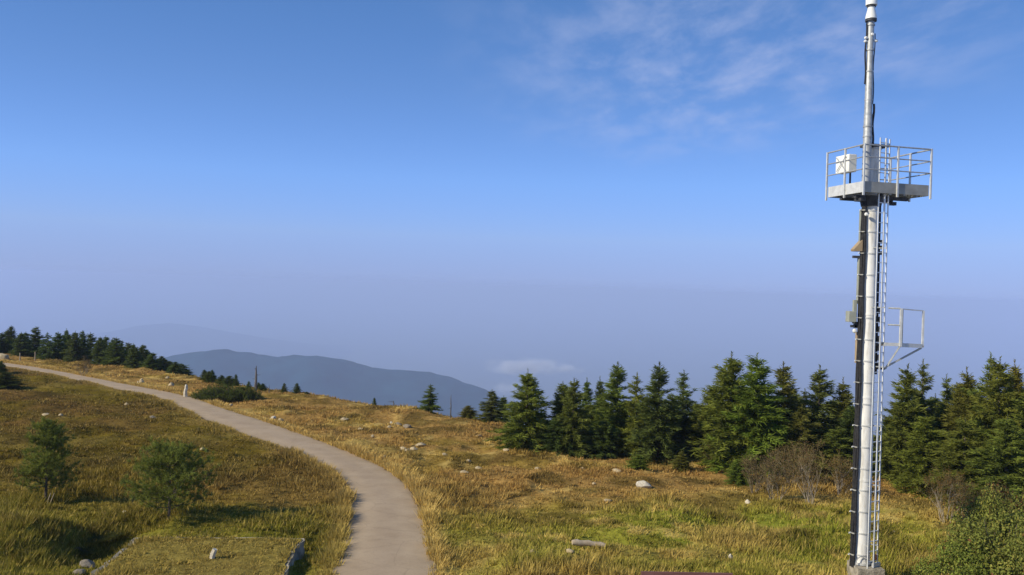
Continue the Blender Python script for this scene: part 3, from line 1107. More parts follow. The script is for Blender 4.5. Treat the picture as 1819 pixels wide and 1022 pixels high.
# name, kind, x, tip y, depth (None: from base y), base y, width px, tone, label
WOOD = [
    ('spruce', 'broad', 938, 656, None, 800, 96, YG, 'bright green spruce alone at the left front corner of the right wood'),
    ('spruce', 'cone', 874, 692, 56, None, 46, BG, 'small dark spruce on the skyline left of the bright front spruce'),
    ('spruce', 'slim', 895, 703, 58, None, 30, BG, 'little slim spruce wedged behind the left flank of the bright front spruce'),
    ('spruce', 'twin', 1000, 678, 46, None, 70, NM, 'low twin-tipped spruce just right of the bright front spruce'),
    ('spruce', 'full', 1020, 672, 44, None, 66, NM, 'rounded spruce second to the right of the bright front spruce'),
    ('spruce', 'slim', 1043, 671, 55, None, 34, BG, 'thin far spruce tip in the dip left of the taller twin peaks'),
    ('spruce', 'slim', 1066, 669, 55, None, 36, BG, 'thin spruce beside the tallest left-hand peak of the middle wood'),
    ('spruce', 'cone', 1098, 642, 46, None, 84, NM, 'tall pointed spruce forming the left peak of the middle wood'),
    ('spruce', 'ragged', 1132, 662, 44, None, 66, YG, 'shorter spruce in the notch between the two middle peaks'),
    ('spruce', 'cone', 1172, 642, 43, None, 88, DK, 'tall dark spruce forming the right peak of the middle wood'),
    ('spruce', 'broad', 1110, 715, None, 795, 66, YG, 'low light green spruce at the foot of the middle wood'),
    ('spruce', 'ragged', 1215, 657, 47, None, 74, BG, 'ragged spruce with a thin broken top at the middle gap'),
    ('spruce', 'full', 1250, 735, 45, None, 60, NM, 'short spruce filling the gap left of the big green spruces'),
    ('spruce', 'broad', 1300, 626, 42, None, 134, YG, 'big broad green spruce with the highest tip right of the gap'),
    ('spruce', 'full', 1345, 628, 41, None, 112, YG, 'big full green spruce second in the row left of the mast'),
    ('spruce', 'cone', 1392, 642, 43, None, 92, NM, 'pointed spruce third in the row left of the mast'),
    ('spruce', 'full', 1345, 745, None, 826, 96, YG, 'low bright spruce in front of the two big green ones'),
    ('spruce', 'ragged', 1430, 690, 46, None, 60, DK, 'low ragged spruce in the dip fourth from the middle gap'),
    ('spruce', 'cone', 1457, 648, 43, None, 96, BG, 'dark spruce with clear tiers standing left of the mast'),
    ('spruce', 'slim', 1498, 671, 43, None, 60, NM, 'slim spruce directly left of the mast column'),
    ('spruce', 'full', 1425, 720, 40.5, None, 84, NM, 'dense low spruce behind the grey bare bushes'),
    ('spruce', 'broad', 1515, 715, 42, None, 80, DK, 'dark low spruce partly hidden by the mast'),
    ('spruce', 'broad', 1580, 738, 40, None, 84, DK, 'low dark spruce just right of the mast ladder'),
    ('spruce', 'cone', 1613, 646, 39, None, 92, NM, 'pointed spruce first tall one right of the mast'),
    ('spruce', 'ragged', 1640, 638, 40, None, 76, BG, 'spruce with layered open top second right of the mast'),
    ('spruce', 'full', 1645, 735, 36.5, None, 100, YG, 'leafy green spruce in front of the first pair right of the mast'),
    ('spruce', 'ragged', 1682, 664, 41, None, 66, BG, 'ragged spruce top in the dip right of the layered one'),
    ('spruce', 'triple', 1718, 653, 39, None, 96, NM, 'many-tipped spruce left of the tallest right-hand clump'),
    ('spruce', 'ragged', 1760, 627, 38, None, 96, NM, 'tallest spruce near the right picture edge'),
    ('spruce', 'full', 1777, 634, 37, None, 104, YG, 'full bushy spruce touching the tallest right-hand one'),
    ('spruce', 'triple', 1803, 640, 38.5, None, 92, (1.3, 1.1, .9), 'brownish many-tipped spruce third from the right picture edge'),
    ('spruce', 'ragged', 1838, 640, 36, None, 100, NM, 'spruce cut by the right picture edge'),
    ('spruce', 'full', 1715, 742, 35, None, 110, NM, 'wide low spruce behind the right bare bush'),
    ('spruce', 'broad', 1790, 735, 33.5, None, 130, YG, 'broad low spruce behind the leafy shrubs at right'),
]
FILL = [(960, 735, 50, 70, 'broad'), (990, 740, 44, 60, 'full'), (1048, 715, 48, 66, 'broad'), (1072, 712, 50, 60, 'full'), (1075, 745, 44, 70, 'broad'), (1145, 730, 45, 80, 'full'), (1150, 700, 47, 70, 'broad'), (1195, 700, 46, 76, 'full'),
        (1235, 715, 49, 66, 'broad'), (1262, 690, 46, 76, 'full'), (1322, 680, 45, 110, 'broad'), (1370, 700, 44, 110, 'full'), (1410, 690, 47, 84, 'broad'), (1440, 735, 42, 90, 'full'), (1480, 705, 45, 84, 'broad'), (1485, 760, 40, 80, 'full'),
        (1602, 705, 42, 80, 'broad'), (1628, 690, 43, 90, 'full'), (1662, 700, 42, 90, 'broad'), (1690, 715, 40, 100, 'full'), (1735, 690, 41, 100, 'broad'), (1700, 680, 43, 80, 'full'), (1818, 690, 37, 110, 'broad'), (1755, 720, 37, 110, 'full')]
for i, (x, yt, Y, wp, pr) in enumerate(FILL):
    WOOD.append(('spruce', pr, x, yt, Y, None, wp, (NM, DK, YG)[i % 3], 'lower spruce filling the wood edge, %s of the infill counted from the left' % ORD[sorted(q[0] for q in FILL).index(x)]))
for nm, pr, x, yt, Y, by_, wp, tn, lb in WOOD:
    tree(nm, pr, x, yt, Y, lb, wpx=wp, tone=tn, group=GR, base_py=by_)

LEFT = [(-14, 584), (4, 590), (20, 578), (38, 590), (46, 589), (64, 580), (84, 590), (104, 590), (118, 584), (134, 588), (147, 587), (161, 590), (178, 598), (188, 596),
        (200, 601), (207, 599), (217, 604), (229, 608), (237, 610), (254, 611), (260, 620), (272, 626), (287, 632), (300, 640), (311, 642), (323, 646), (331, 656)]
kinds = ['full', 'cone', 'twin', 'broad', 'cone', 'full', 'ragged', 'full', 'triple', 'broad']
for i, (x, yt) in enumerate(LEFT):
    Y = float(edge(at(x, 640, 105)[0])) + 1 + (i % 3) * 2.2
    xw = at(x, 640, Y)[0]
    Y = float(edge(xw)) + 1 + (i % 3) * 2.0
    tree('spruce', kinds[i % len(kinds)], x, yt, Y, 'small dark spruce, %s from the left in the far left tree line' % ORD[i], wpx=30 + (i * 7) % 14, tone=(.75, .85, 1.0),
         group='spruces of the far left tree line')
SKY = [('slim', 363, 656, 16, 'thin spruce tip left in the first clump right of the left tree line'), ('full', 372, 659, 24, 'rounded spruce in the first clump right of the left tree line'),
       ('slim', 377, 656, 12, 'slim right-hand spruce of the first clump by the left tree line'),
       ('full', 394, 666, 18, 'low left spruce in the clump behind the dwarf pine'), ('broad', 408, 667, 30, 'broad spruce behind the middle of the dwarf pine'),
       ('slim', 419, 664, 10, 'thin spruce tip behind the right half of the dwarf pine'),
       ('cone', 442, 677, 12, 'tiny spruce at the right end behind the dwarf pine'), ('cone', 459, 679, 14, 'tiny spruce touching the dead snag on the skyline'),
       ('full', 467, 681, 16, 'tiny rounded spruce right of the dead snag'), ('cone', 505, 680, 12, 'small pointed spruce left of the skyline pair'),
       ('cone', 528, 680, 16, 'small pointed spruce right of the skyline pair'), ('full', 545, 696, 9, 'very low spruce right of the skyline pair'),
       ('slim', 665, 706, 8, 'tiny sapling alone on the skyline before the blue ridge')]
for pr, x, yt, wp, lb in SKY:
    g = plane_hit(x, 700)
    Y = float(edge(at(x, 690, 70)[0])) + 1.5
    Y = float(edge(at(x, 690, Y)[0])) + 1.5
    tree('spruce', pr, x, yt, Y, lb, wpx=wp, tone=DK, group='little spruces on the skyline')
tree('spruce', 'ragged', 765, 682, 60.5, 'lone ragged spruce on the skyline beside the thin dead pole', wpx=40, tone=(.9, .95, 1.0))
tree('spruce', 'full', 832, 720, 58, 'low greyish spruce bush on the skyline left of the wood', wpx=34, tone=(1.2, 1.1, 1.1))
tree('spruce', 'full', 1135, 808, None, 'small round spruce bush nearest to the big white boulder', wpx=40, tone=YG, base_py=840, cat='bush')
tree('spruce', 'full', 1211, 802, None, 'small dark spruce bush right of the round one', wpx=30, tone=NM, base_py=834, cat='bush')
tree('spruce', 'full', 1312, 815, None, 'small green spruce bush in front of the bare bushes', wpx=46, tone=YG, base_py=851, cat='bush')
tree('spruce', 'broad', 3, 640, None, 'dark spruce bush at the left picture edge beside the path', wpx=18, tone=DK, base_py=664, cat='bush')
tree('spruce', 'full', 10, 661, None, 'low dark bush at the left picture edge below the path', wpx=52, tone=(.55, .55, .5), base_py=687, cat='bush')

PINE1, PINE2 = pine_meshes(201, 2.9, 1.1, nbr=42, tufts=8), pine_meshes(202, 2.4, 1.6, nbr=42, tufts=9)
for (pm, x, yb, yt, H_, lb) in ((PINE1, 80, 897, 752, 2.9, 'young blue-green pine with pale stakes at its foot'), (PINE2, 299, 930, 797, 2.4, 'young spreading pine behind the grassy concrete foundation')):
    g = plane_hit(x, yb)
    z = surf(g[0], g[1])
    Hh = float(at(x, yt, g[1])[2]) - z
    e = bpy.data.objects.new('young_pine', None)
    col.objects.link(e)
    e.location = (g[0], g[1], z)
    s = Hh / H_
    c = obj('crown', pm[0], M['needle'], e)
    c.color = (1.0, 1.0, 1.0, 1)
    t = obj('trunk', pm[1], M['bark'], e)
    c.scale = t.scale = (s, s, s)
    tag(e, lb, 'tree', 'young pines left of the path')

dw = pine_meshes(203, 1.0, 2.3, nbr=330, tufts=7, dome=True, col3=(.11, .135, .03))
g = plane_hit(404, 709)
e = bpy.data.objects.new('dwarf_pine', None)
col.objects.link(e)
e.location = (g[0], g[1], surf(g[0], g[1]))
e.rotation_euler = (0, 0, .12)
c = obj('crown', dw[0], M['needle'], e)
c.color = (1, 1, 1, 1)
t = obj('stems', dw[1], M['bark'], e)
c.scale = t.scale = (1.08, 1.3, 1.05)
tag(e, 'long low dark dwarf pine thicket on the right of the path', 'shrub')

# ------------------------------------------------------------------ bare bushes
BARE = [bare_shrub_meshes(301, 2.3, 8), bare_shrub_meshes(302, 2.5, 7, .7), bare_shrub_meshes(303, 2.0, 9, .8)]


def bare(px, py, ypx, wid, pi, label, tone=(1, 1, 1)):
    g = plane_hit(px, py)
    z = surf(g[0], g[1])
    Hh = float(at(px, ypx, g[1])[2]) - z
    st, tw, lv = BARE[pi]
    e = bpy.data.objects.new('bare_bush', None)
    col.objects.link(e)
    e.location = (g[0], g[1], z)
    e.rotation_euler = (0, 0, random.uniform(0, 6.28))
    zmax = max(v_.co.z for v_ in tw.vertices)
    xm = max(max(abs(v_.co.x), abs(v_.co.y)) for v_ in tw.vertices)
    s = Hh / zmax
    sw = wid / F0 * g[1] / (2 * xm) * 1.05
    for nm, me_, mt in (('stems', st, M['greybark']), ('twigs', tw, M['twig']), ('leaves', lv, M['leaf'])):
        o = obj(nm, me_, mt, e)
        o.scale = (sw, sw, s)
        o.color = (*tone, 1)
    tag(e, label, 'bush', 'leafless grey bushes at the edge of the wood')


bare(1375, 885, 790, 90, 0, 'leftmost grey leafless bush before the big green spruces')
bare(1440, 895, 778, 110, 1, 'tall grey many-stemmed leafless bush left of the mast', (1.1, 1, .9))
bare(1490, 880, 800, 90, 2, 'brownish leafless bush tucked left against the mast column', (1.1, 1, .65))
bare(1340, 868, 800, 60, 2, 'low thin leafless bush in front of the small green spruce bush')
bare(1405, 865, 785, 90, 2, 'leafless bush behind the gap between the first two', (1.05, 1, .7))
bare(1680, 930, 830, 105, 1, 'reddish leafless bush with pale stems right of the mast', (1.15, .95, .6))
bare(1720, 925, 845, 80, 0, 'leafless bush half hidden by the leafy shrubs', (1.1, 1, .65))
bare(1205, 815, 775, 60, 0, 'faint low leafless bush below the middle gap of the wood', (1.1, .95, .65))
bare(1070, 792, 752, 56, 2, 'faint brown leafless bush at the foot of the middle wood', (1.1, .95, .65))
bare(1270, 830, 785, 60, 1, 'low leafless bush left of the big green spruces', (1.05, 1, .65))
bare(150, 668, 632, 38, 0, 'pale leafless bush standing before the far left tree line', (1.1, 1, .65))

# ------------------------------------------------------------------ leafy shrubs at the right edge
LF = [leafy_meshes(401, 1.6, 2.0, 22, 17000, .075), leafy_meshes(402, 1.3, 1.5, 12, 10000, .07), leafy_meshes(403, 1.2, 1.5, 8, 5000, .08, (.10, .10, .03), .25)]


def leafy(px, Y, top, wid, pi, label, tone=(1, 1, 1), rz=0.0, R_=(1.6, 1.3, 1.2), H_=(1.95, 1.45, 1.45)):
    p = at(px, top, Y)
    z = surf(p[0], Y)
    e = bpy.data.objects.new('leafy_shrub', None)
    col.objects.link(e)
    e.location = (p[0], Y, z)
    e.rotation_euler = (0, 0, rz)
    s = (p[2] - z) / H_[pi]
    sw = wid / F0 * Y / (2 * R_[pi])
    for nm, me_, mt in (('leaves', LF[pi][0], M['leaf']), ('stems', LF[pi][1], M['bark'])):
        o = obj(nm, me_, mt, e)
        o.scale = (sw, sw, s)
        o.color = (*tone, 1)
    tag(e, label, 'shrub', 'leafy shrubs at the lower right')


leafy(1800, 22.3, 900, 230, 0, 'dense yellow-green leafy shrub in the lower right corner')
leafy(1712, 22.2, 955, 170, 1, 'lower leafy shrub at the bottom edge right of the mast', (.95, 1.05, .9), 1.0)
leafy(1765, 25.5, 868, 150, 1, 'leafy shrub behind the corner shrub below the reddish one', (1.0, 1.0, .95), 2.2)
leafy(1800, 28.5, 845, 120, 2, 'reddish-brown tinged shrub at the right edge under the spruces', (1, 1, 1), .4)
leafy(1838, 26, 890, 130, 0, 'leafy shrub cut by the right picture edge', (.9, 1, .9), .8)
leafy(178, 26.8, 945, 90, 1, 'dark tangled bramble filling the hollow left of the foundation', (.5, .5, .55), .3)
leafy(135, 25.6, 985, 70, 1, 'dark bramble clump nearest in the hollow at lower left', (.5, .52, .5), 1.3)


# ------------------------------------------------------------------ dead wood
def snag(px, py, ypx, label, r=.09, seed=1, stubs=7):
    rs = np.random.default_rng(seed)
    x0 = at(px, py, 60)
    Y = float(edge(x0[0])) + .5
    Y = float(edge(at(px, py, Y)[0])) + .5
    p = at(px, ypx, Y)
    z = surf(p[0], Y)
    Hh = p[2] - z
    b = MB()
    b.chain([((0, 0, -.2), r), ((.03, .02, Hh * .5), r * .7), ((.0, .03, Hh * .85), r * .42), ((.02, 0, Hh), r * .15)], 7)
    e = obj('dead_tree', b.mesh('trunk', True), M['deadwood'], loc=(p[0], Y, z))
    for i in range(stubs):
        zz_ = Hh * rs.uniform(.25, .92)
        an = rs.uniform(0, 6.28)
        L = rs.uniform(.15, .45)
        obj('branch', MB().tube((0, 0, zz_), (math.cos(an) * L, math.sin(an) * L, zz_ + rs.uniform(-.1, .15)), r * .25, r * .08, 4).mesh('branch'), M['deadwood'], e)
    tag(e, label, 'dead tree', 'dead trunks on the skyline')


snag(455, 695, 650, 'bare dead trunk sticking up on the skyline behind the dwarf pine', .14, 1)
snag(801, 745, 701, 'thin dead pole on the skyline right of the lone ragged spruce', .05, 2, 3)
snag(478, 697, 684, 'very thin short dead stem right of the tiny rounded spruce', .035, 3, 2)
snag(699, 728, 712, 'short dead stump on the skyline before the blue ridge', .06, 4, 4)

# ------------------------------------------------------------------ stones
ROCKS = [rock_mesh(i + 1) for i in range(6)]


def rock(px, py, w, hgt, label, mat='stone', k=None, group=None, name='stone', depth=.8, dz=0.0):
    g = plane_hit(px, py)
    sc = g[1] / F0
    o = bpy.data.objects.new(name, ROCKS[random.randrange(6) if k is None else k].copy() if False else ROCKS[random.randrange(6) if k is None else k])
    col.objects.link(o)
    if not o.data.materials:
        o.data.materials.append(M['stone'])
    o.material_slots[0].link = 'OBJECT'
    o.material_slots[0].material = M[mat]
    w, hgt = w * .78, hgt * .6
    a_ = w * sc / 2 / .8
    o.scale = (a_, a_ * depth, hgt * sc / 1.35)
    o.location = (g[0], g[1], surf(g[0], g[1]) + hgt * sc * .25 + .03 + dz)
    o.rotation_euler = (random.uniform(-.15, .15), random.uniform(-.15, .15), random.uniform(-.5, .5))
    tag(o, label, 'stone', group)
    return o


rock(1143, 868, 36, 16, 'large white elongated boulder right of centre', 'whitestone', 2, name='boulder', depth=.5)
rock(1097, 845, 22, 9, 'pale flat stone left of the small round spruce bush', 'stone', 1)
rock(1328, 892, 10, 10, 'small white pointed stone before the grey bare bushes', 'whitestone', 3)
rock(1298, 992, 9, 12, 'small white stone in the grass left of the mast foot', 'whitestone', 4)
rock(485, 745, 12, 12, 'bright white stone on the verge above the path bend', 'whitestone', 0)
rock(498, 745, 14, 8, 'dull pale stone touching the bright white one above the path', 'stone', 5)
rock(695, 755, 9, 11, 'bright white pointed stone on the brown slope', 'whitestone', 3)
rock(707, 756, 18, 9, 'grey stone beside the pointed white stone', 'greystone', 2)
rock(724, 763, 20, 9, 'flat grey stone lower right of the pointed white stone', 'greystone', 1)
rock(691, 763, 8, 7, 'little pale stone just below the pointed white stone', 'stone', 0)
rock(612, 744, 16, 7, 'pale stone up the slope left of the pointed white stone', 'stone', 4)
rock(662, 777, 8, 7, 'single pale stone in straw grass midway up the slope', 'stone', 2)
rock(683, 818, 9, 14, 'upright pale stone near the path bend', 'stone', 3)
rock(717, 800, 16, 8, 'left of a pair of flat pale stones above the path', 'stone', 1)
rock(735, 803, 18, 8, 'right of a pair of flat pale stones above the path', 'stone', 5)
rock(747, 795, 22, 9, 'widest of the flat pale stones in the heather above the path', 'stone', 2)
rock(722, 808, 15, 7, 'lowest of the flat pale stones above the path', 'stone', 0)
rock(225, 718, 9, 7, 'pale stone in the brown grass below the path at upper left', 'stone', 3)
rock(272, 742, 14, 7, 'grey stone in the left field below the path', 'greystone', 4)
rock(222, 920, 11, 9, 'white stone between the two young pines', 'whitestone', 1)
rock(360, 799, 12, 7, 'pale stone right above the spreading young pine', 'stone', 5)
rock(304, 688, 12, 10, 'pale round stone left of the standing stone', 'stone', 2)
rock(297, 672, 8, 6, 'small pale stone on the rim left of the standing stone', 'stone', 0)
rock(252, 681, 10, 12, 'pale block stone above the path at far left', 'stone', 4)
rock(245, 682, 5, 6, 'tiny pale stone beside the block stone at far left', 'stone', 3)
rock(6, 640, 26, 18, 'large pale boulder at the left picture edge by the far trees', 'stone', 1, name='boulder')
rock(757, 962, 6, 6, 'tiny white stone on the right edge of the path', 'whitestone', 2)
rock(945, 999, 14, 8, 'pale stone in the front grass right of the path', 'stone', 5)
rock(1013, 1000, 20, 9, 'pale stone in the grass below the fallen log', 'stone', 1)
rock(155, 1008, 34, 16, 'grey rubble stone in the hollow at lower left', 'greystone', 4)
rock(180, 1018, 26, 12, 'second grey rubble stone at the bottom edge lower left', 'greystone', 2)
rock(140, 1022, 26, 14, 'left grey rubble stone at the bottom edge', 'greystone', 0)
rock(410, 722, 8, 6, 'small stone on the verge below the dwarf pine', 'stone', 0)
rock(80, 738, 18, 5, 'flat pale stone in the left field', 'stone', 3)
rock(108, 738, 9, 6, 'small pale stone in the left field right of the flat one', 'stone', 2)
SMALL = [(850, 833, 14, 7), (832, 822, 10, 6), (955, 838, 14, 6), (1055, 862, 9, 6), (825, 842, 20, 7), (1035, 838, 10, 6), (900, 806, 16, 6), (850, 776, 12, 5), (790, 812, 12, 6), (1270, 945, 10, 6), (1590, 940, 9, 6), (640, 764, 12, 5), (1080, 890, 16, 6), (1450, 955, 9, 6)]
for i, (x, y, w, h_) in enumerate(sorted(SMALL)):
    rock(x, y, w, h_, 'small half-sunk pale heath stone, %s from the left among the scattered small ones' % ORD[i], 'stone', group='small pale stones scattered over the heath')

# standing stone, posts, stakes, log
g = plane_hit(329, 705)
b = MB().chain([((0, 0, -.15), .20), ((.02, 0, .15), .21), ((-.03, .0, .45), .18), ((.03, 0, .75), .17), ((.0, 0, .98), .13), ((-.02, 0, 1.06), .05)], 7)
o = tag(obj('standing_stone', b.mesh('standing_stone', True), M['whitestone'], loc=(g[0], g[1], surf(g[0], g[1]))), 'narrow upright pale stone on the right of the path', 'stone')
o.scale = (.75, .6, .95)
o.rotation_euler = (0, .05, .3)
for x, y, hh, lb in ((35, 642, .95, 'pale wooden post left of two before the far left trees'), (62, 641, 1.05, 'pale wooden post right of two before the far left trees')):
    g = plane_hit(x, y)
    b = MB().chain([((0, 0, -.2), .07), ((.01, 0, .5), .065), ((0, .01, hh), .055)], 8)
    tag(obj('wooden_post', b.mesh('wooden_post', True), M['palewood'], loc=(g[0], g[1], surf(g[0], g[1]))), lb, 'post', 'pale posts near the far left trees')
for x, y, dx, lb in ((82, 903, .13, 'pale leaning stake left of two at the young pine foot'), (87, 902, .16, 'pale leaning stake right of two at the young pine foot')):
    g = plane_hit(x, y)
    b = MB().chain([((0, 0, -.1), .018), ((dx * .5, 0, .2), .017), ((dx, 0.02, .42), .014)], 6)
    tag(obj('stake', b.mesh('stake', True), M['palewood'], loc=(g[0], g[1], surf(g[0], g[1]))), lb, 'stake', 'stakes at the young pine')
g = plane_hit(1045, 984)
b = MB()
pts = []
for i in range(9):
    t_ = i / 8
    pts.append(((-.5 + 1.0 * t_, .12 * math.sin(t_ * 2), .10 - .10 * t_ + .015 * math.sin(i * 2.1)), (.095 - .012 * t_ + .004 * math.sin(i * 1.7)) * (.75 if i == 0 else 1)))
b.chain(pts, 10)
lg = obj('fallen_log', b.mesh('fallen_log', True), M['palewood'], loc=(g[0], g[1], surf(g[0], g[1]) + .13))
tag(lg, 'short pale fallen log with a dark end in the front grass', 'log')
b = MB().chain([((.5, .109, -.016), .085), ((.512, .111, -.018), .075)], 10)
obj('rotten_end', b.mesh('rotten_end', True), M['darksteel'], lg)

# ------------------------------------------------------------------ concrete foundation
zb = float(base_h(FA2[0], FA2[1]))
nx_, ny_ = 60, 50
xs_, ys_ = np.linspace(0, FLEN, nx_), np.linspace(0, FDEP, ny_)
V, F = [], []
UU, VV = np.meshgrid(xs_, ys_)
ed = np.minimum(np.minimum(UU, FLEN - UU), np.minimum(VV, FDEP - VV))
ZZ = zb + FTOP - .035 + (fbm(UU * 2, VV * 2, 81, 3) - .5) * .06 + .03 * (1 - ss(0, .2, ed))
jx = (fbm(UU * 1.7, VV * 1.7, 82, 4) - .5) * .30 * (1 - ss(0, .4, ed)) * ((UU < .4) | (UU > FLEN - .4))
jy = (fbm(UU * 1.7, VV * 1.7, 83, 4) - .5) * .10 * (1 - ss(0, .4, ed))
WX = FA2[0] + (UU + jx) * fx_[0] + (VV + jy) * fy_[0]
WY = FA2[1] + (UU + jx) * fx_[1] + (VV + jy) * fy_[1]
top = np.stack([WX, WY, ZZ], -1).reshape(-1, 3)
idx = np.arange(nx_ * ny_).reshape(ny_, nx_)
Q = np.stack([idx[:-1, :-1], idx[1:, :-1], idx[1:, 1:], idx[:-1, 1:]], -1).reshape(-1, 4).tolist()
ring = np.r_[idx[0, :], idx[1:, -1], idx[-1, -2::-1], idx[-2:0:-1, 0]]
off = len(top)
allv = [top]
for lev, inset in ((-.18, .02), (-.42, -.015), (-1.3, .03)):
    rv = top[ring].copy()
    rv[:, 2] = zb + FTOP + lev
    cen = top.mean(0)
    dirv = (cen - rv)[:, :2]
    dirv /= np.hypot(*dirv.T)[:, None]
    rv[:, :2] += dirv * (inset + (fbm(np.arange(len(ring)) * .5, np.full(len(ring), lev * 9), 84, 3)[:, None] - .5) * .12)
    allv.append(rv)
prev = ring
for k in range(3):
    cur = off + k * len(ring) + np.arange(len(ring))
    for i in range(len(ring)):
        j = (i + 1) % len(ring)
        Q.append([int(prev[i]), int(prev[j]), int(cur[j]), int(cur[i])])
    prev = cur
fm = mesh_np('concrete_foundation', np.concatenate(allv), np.array(Q), smooth=False)
tag(obj('concrete_foundation', fm, M['concrete']), 'old grass-covered concrete foundation slab with broken grey corner', 'foundation')
n2 = (nx_ - 3) * (ny_ - 2)
TV = np.stack([WX, WY, ZZ + .03 + .05 * ss(.05, .5, ed) * fbm(UU * 3, VV * 3, 86, 3)], -1)[1:-1, 2:-1].reshape(-1, 3)
tpd_ = np.full(len(TV), 50.0)
ti = np.arange(n2).reshape(ny_ - 2, nx_ - 3)
tq = np.stack([ti[:-1, :-1], ti[1:, :-1], ti[1:, 1:], ti[:-1, 1:]], -1).reshape(-1, 4)
tm = mesh_np('turf', TV, tq, zone(TV[:, 0], TV[:, 1], tpd_) * .8, smooth=True)
obj('turf', tm, bpy.data.materials['heath_soil'], bpy.data.objects['concrete_foundation'])
# pale upright block standing on the slab
pc_ = at(376, 985, FA2[1] * .93)
b = MB().chain([((0, 0, -.05), .075), ((.03, .0, .12), .085), ((.09, 0, .28), .07)], 6)
tag(obj('marker_block', b.mesh('marker_block'), M['whitestone'], loc=(pc_[0], pc_[1], zb + FTOP)), 'small leaning pale block on the grassy foundation', 'stone')

# ------------------------------------------------------------------ bench at the lower edge
zg = surf(4.45, 21.3)
bp = at(1220, 1017, 21.3)
e = bpy.data.objects.new('bench', None)
col.objects.link(e)
e.location = (bp[0], 21.3, zg)
e.rotation_euler = (0, 0, .03)
ztop = float(bp[2] - zg)
for k in range(3):
    obj('back_slat', MB().box((0, .02 * k, ztop - .055 - .15 * k), (2.3, .045, .11)).mesh('back_slat'), M['redwood'], e)
for k in range(4):
    obj('seat_slat', MB().box((0, -.16 - .125 * k + .0, .46), (2.3, .105, .045)).mesh('seat_slat'), M['redwood'], e)
for sx in (-.85, .85):
    obj('leg', MB().box((sx, -.34, .215), (.10, .42, .43)).bar((sx, -.05, .2), (sx, .075, ztop - .02), .09, .06).mesh('leg'), M['concrete'], e)
tag(e, 'reddish-brown slatted wooden bench at the bottom picture edge', 'bench')

# ------------------------------------------------------------------ the mast
MY = 24.3
MXY = at(1528, 1000, MY)
X0, Z0 = float(MXY[0]), surf(float(MXY[0]), MY)
mast = bpy.data.objects.new('antenna_mast', None)
col.objects.link(mast)
mast.location = (X0, MY, Z0)
tag(mast, 'tall white steel antenna mast with ladder and railed platform', 'mast')


def ml(px, py, dY=0.0):
    """photo point at the mast's depth (+dY) in mast coordinates"""
    p = at(px, py, MY + dY)
    return Vector((p[0] - X0, dY, p[2] - Z0))


ZT = ml(1552, 262).z           # top of the white column
ZP = ml(1535, 323).z           # platform deck
# plinth
b = MB().box((.10, -.14, .2), (.74, .80, .60))
obj('plinth', b.mesh('plinth'), M['concrete'], mast)
# column with weld rings
pts = []
zb0 = .5
for i in range(13):
    t_ = i / 12
    pts.append(((0, 0, zb0 + (ZT - zb0) * t_), .255 - .055 * t_))
column = obj('column', MB().chain(pts, 28).mesh('column', True), M['white'], mast)
for i in range(6):
    z_ = zb0 + .05 + i * (ZT - zb0 - .1) / 5
    r_ = .255 - .055 * (z_ - zb0) / (ZT - zb0)
    obj('flange', MB().tube((0, 0, z_ - .03), (0, 0, z_ + .03), r_ + .035 if i in (0, 5) else r_ + .012, n=28).mesh('flange', True), M['galvlight'] if i in (0, 5) else M['white'], column)


def rad(z):
    return .255 - .055 * (z - zb0) / (ZT - zb0)


# cable tray on the left front, with clamps
a_t = math.radians(208)
ct, st_ = math.cos(a_t), math.sin(a_t)
tray = obj('cable_tray', None, None, mast)
rt_, tt_ = Vector((ct, st_, 0)), Vector((-st_, ct, 0))
ztr0, ztr1 = .45, ZP - .25
nseg = 20
for k, off_ in enumerate((-.055, 0, .055)):
    pts = []
    for i in range(nseg + 1):
        z_ = ztr0 + (ztr1 - ztr0) * i / nseg
        wob = .012 * math.sin(i * 1.7 + k * 2.1)
        p = rt_ * (rad(z_) + .075 + .012 * (k % 2)) + tt_ * (off_ + wob)
        pts.append((Vector((p.x, p.y, z_)), .034))
    obj('cable', MB().chain(pts, 8).mesh('cable', True), M['black'], tray)
p0, p1 = rt_ * (rad(ztr0) + .03), rt_ * (rad(ztr1) + .03)
obj('backing', MB().bar((p0.x, p0.y, ztr0), (p1.x, p1.y, ztr1), .02, .17, upv=rt_).mesh('backing'), M['darksteel'], tray)
ncl = 17
for i in range(ncl):
    z_ = ztr0 + .35 + i * .61
    if z_ > ztr1:
        break
    c_ = rt_ * (rad(z_) + .12)
    cl = obj('clamp', MB().bar(Vector((c_.x, c_.y, z_)) - tt_ * .09, Vector((c_.x, c_.y, z_)) + tt_ * .09, .04, .03).mesh('clamp'), M['galvplate'], mast)
    bb = MB()
    # strap round the front of the column and a bolt standing out to the left
    prev = None
    for j in range(8):
        an = a_t + math.radians(18 + j * 12)
        q = Vector((math.cos(an) * (rad(z_) + .012), math.sin(an) * (rad(z_) + .012), z_))
        if prev is not None:
            bb.bar(prev, q, .012, .035, upv=(0, 0, 1))
        prev = q
    obj('strap', bb.mesh('strap'), M['galvlight'], cl)
    q = Vector((c_.x, c_.y, z_)) + tt_ * -.02 + rt_ * .03
    obj('bolt', MB().tube(q, q + Vector((-.06, -.02, 0)), .016, n=8).mesh('bolt', True), M['alu'], cl)

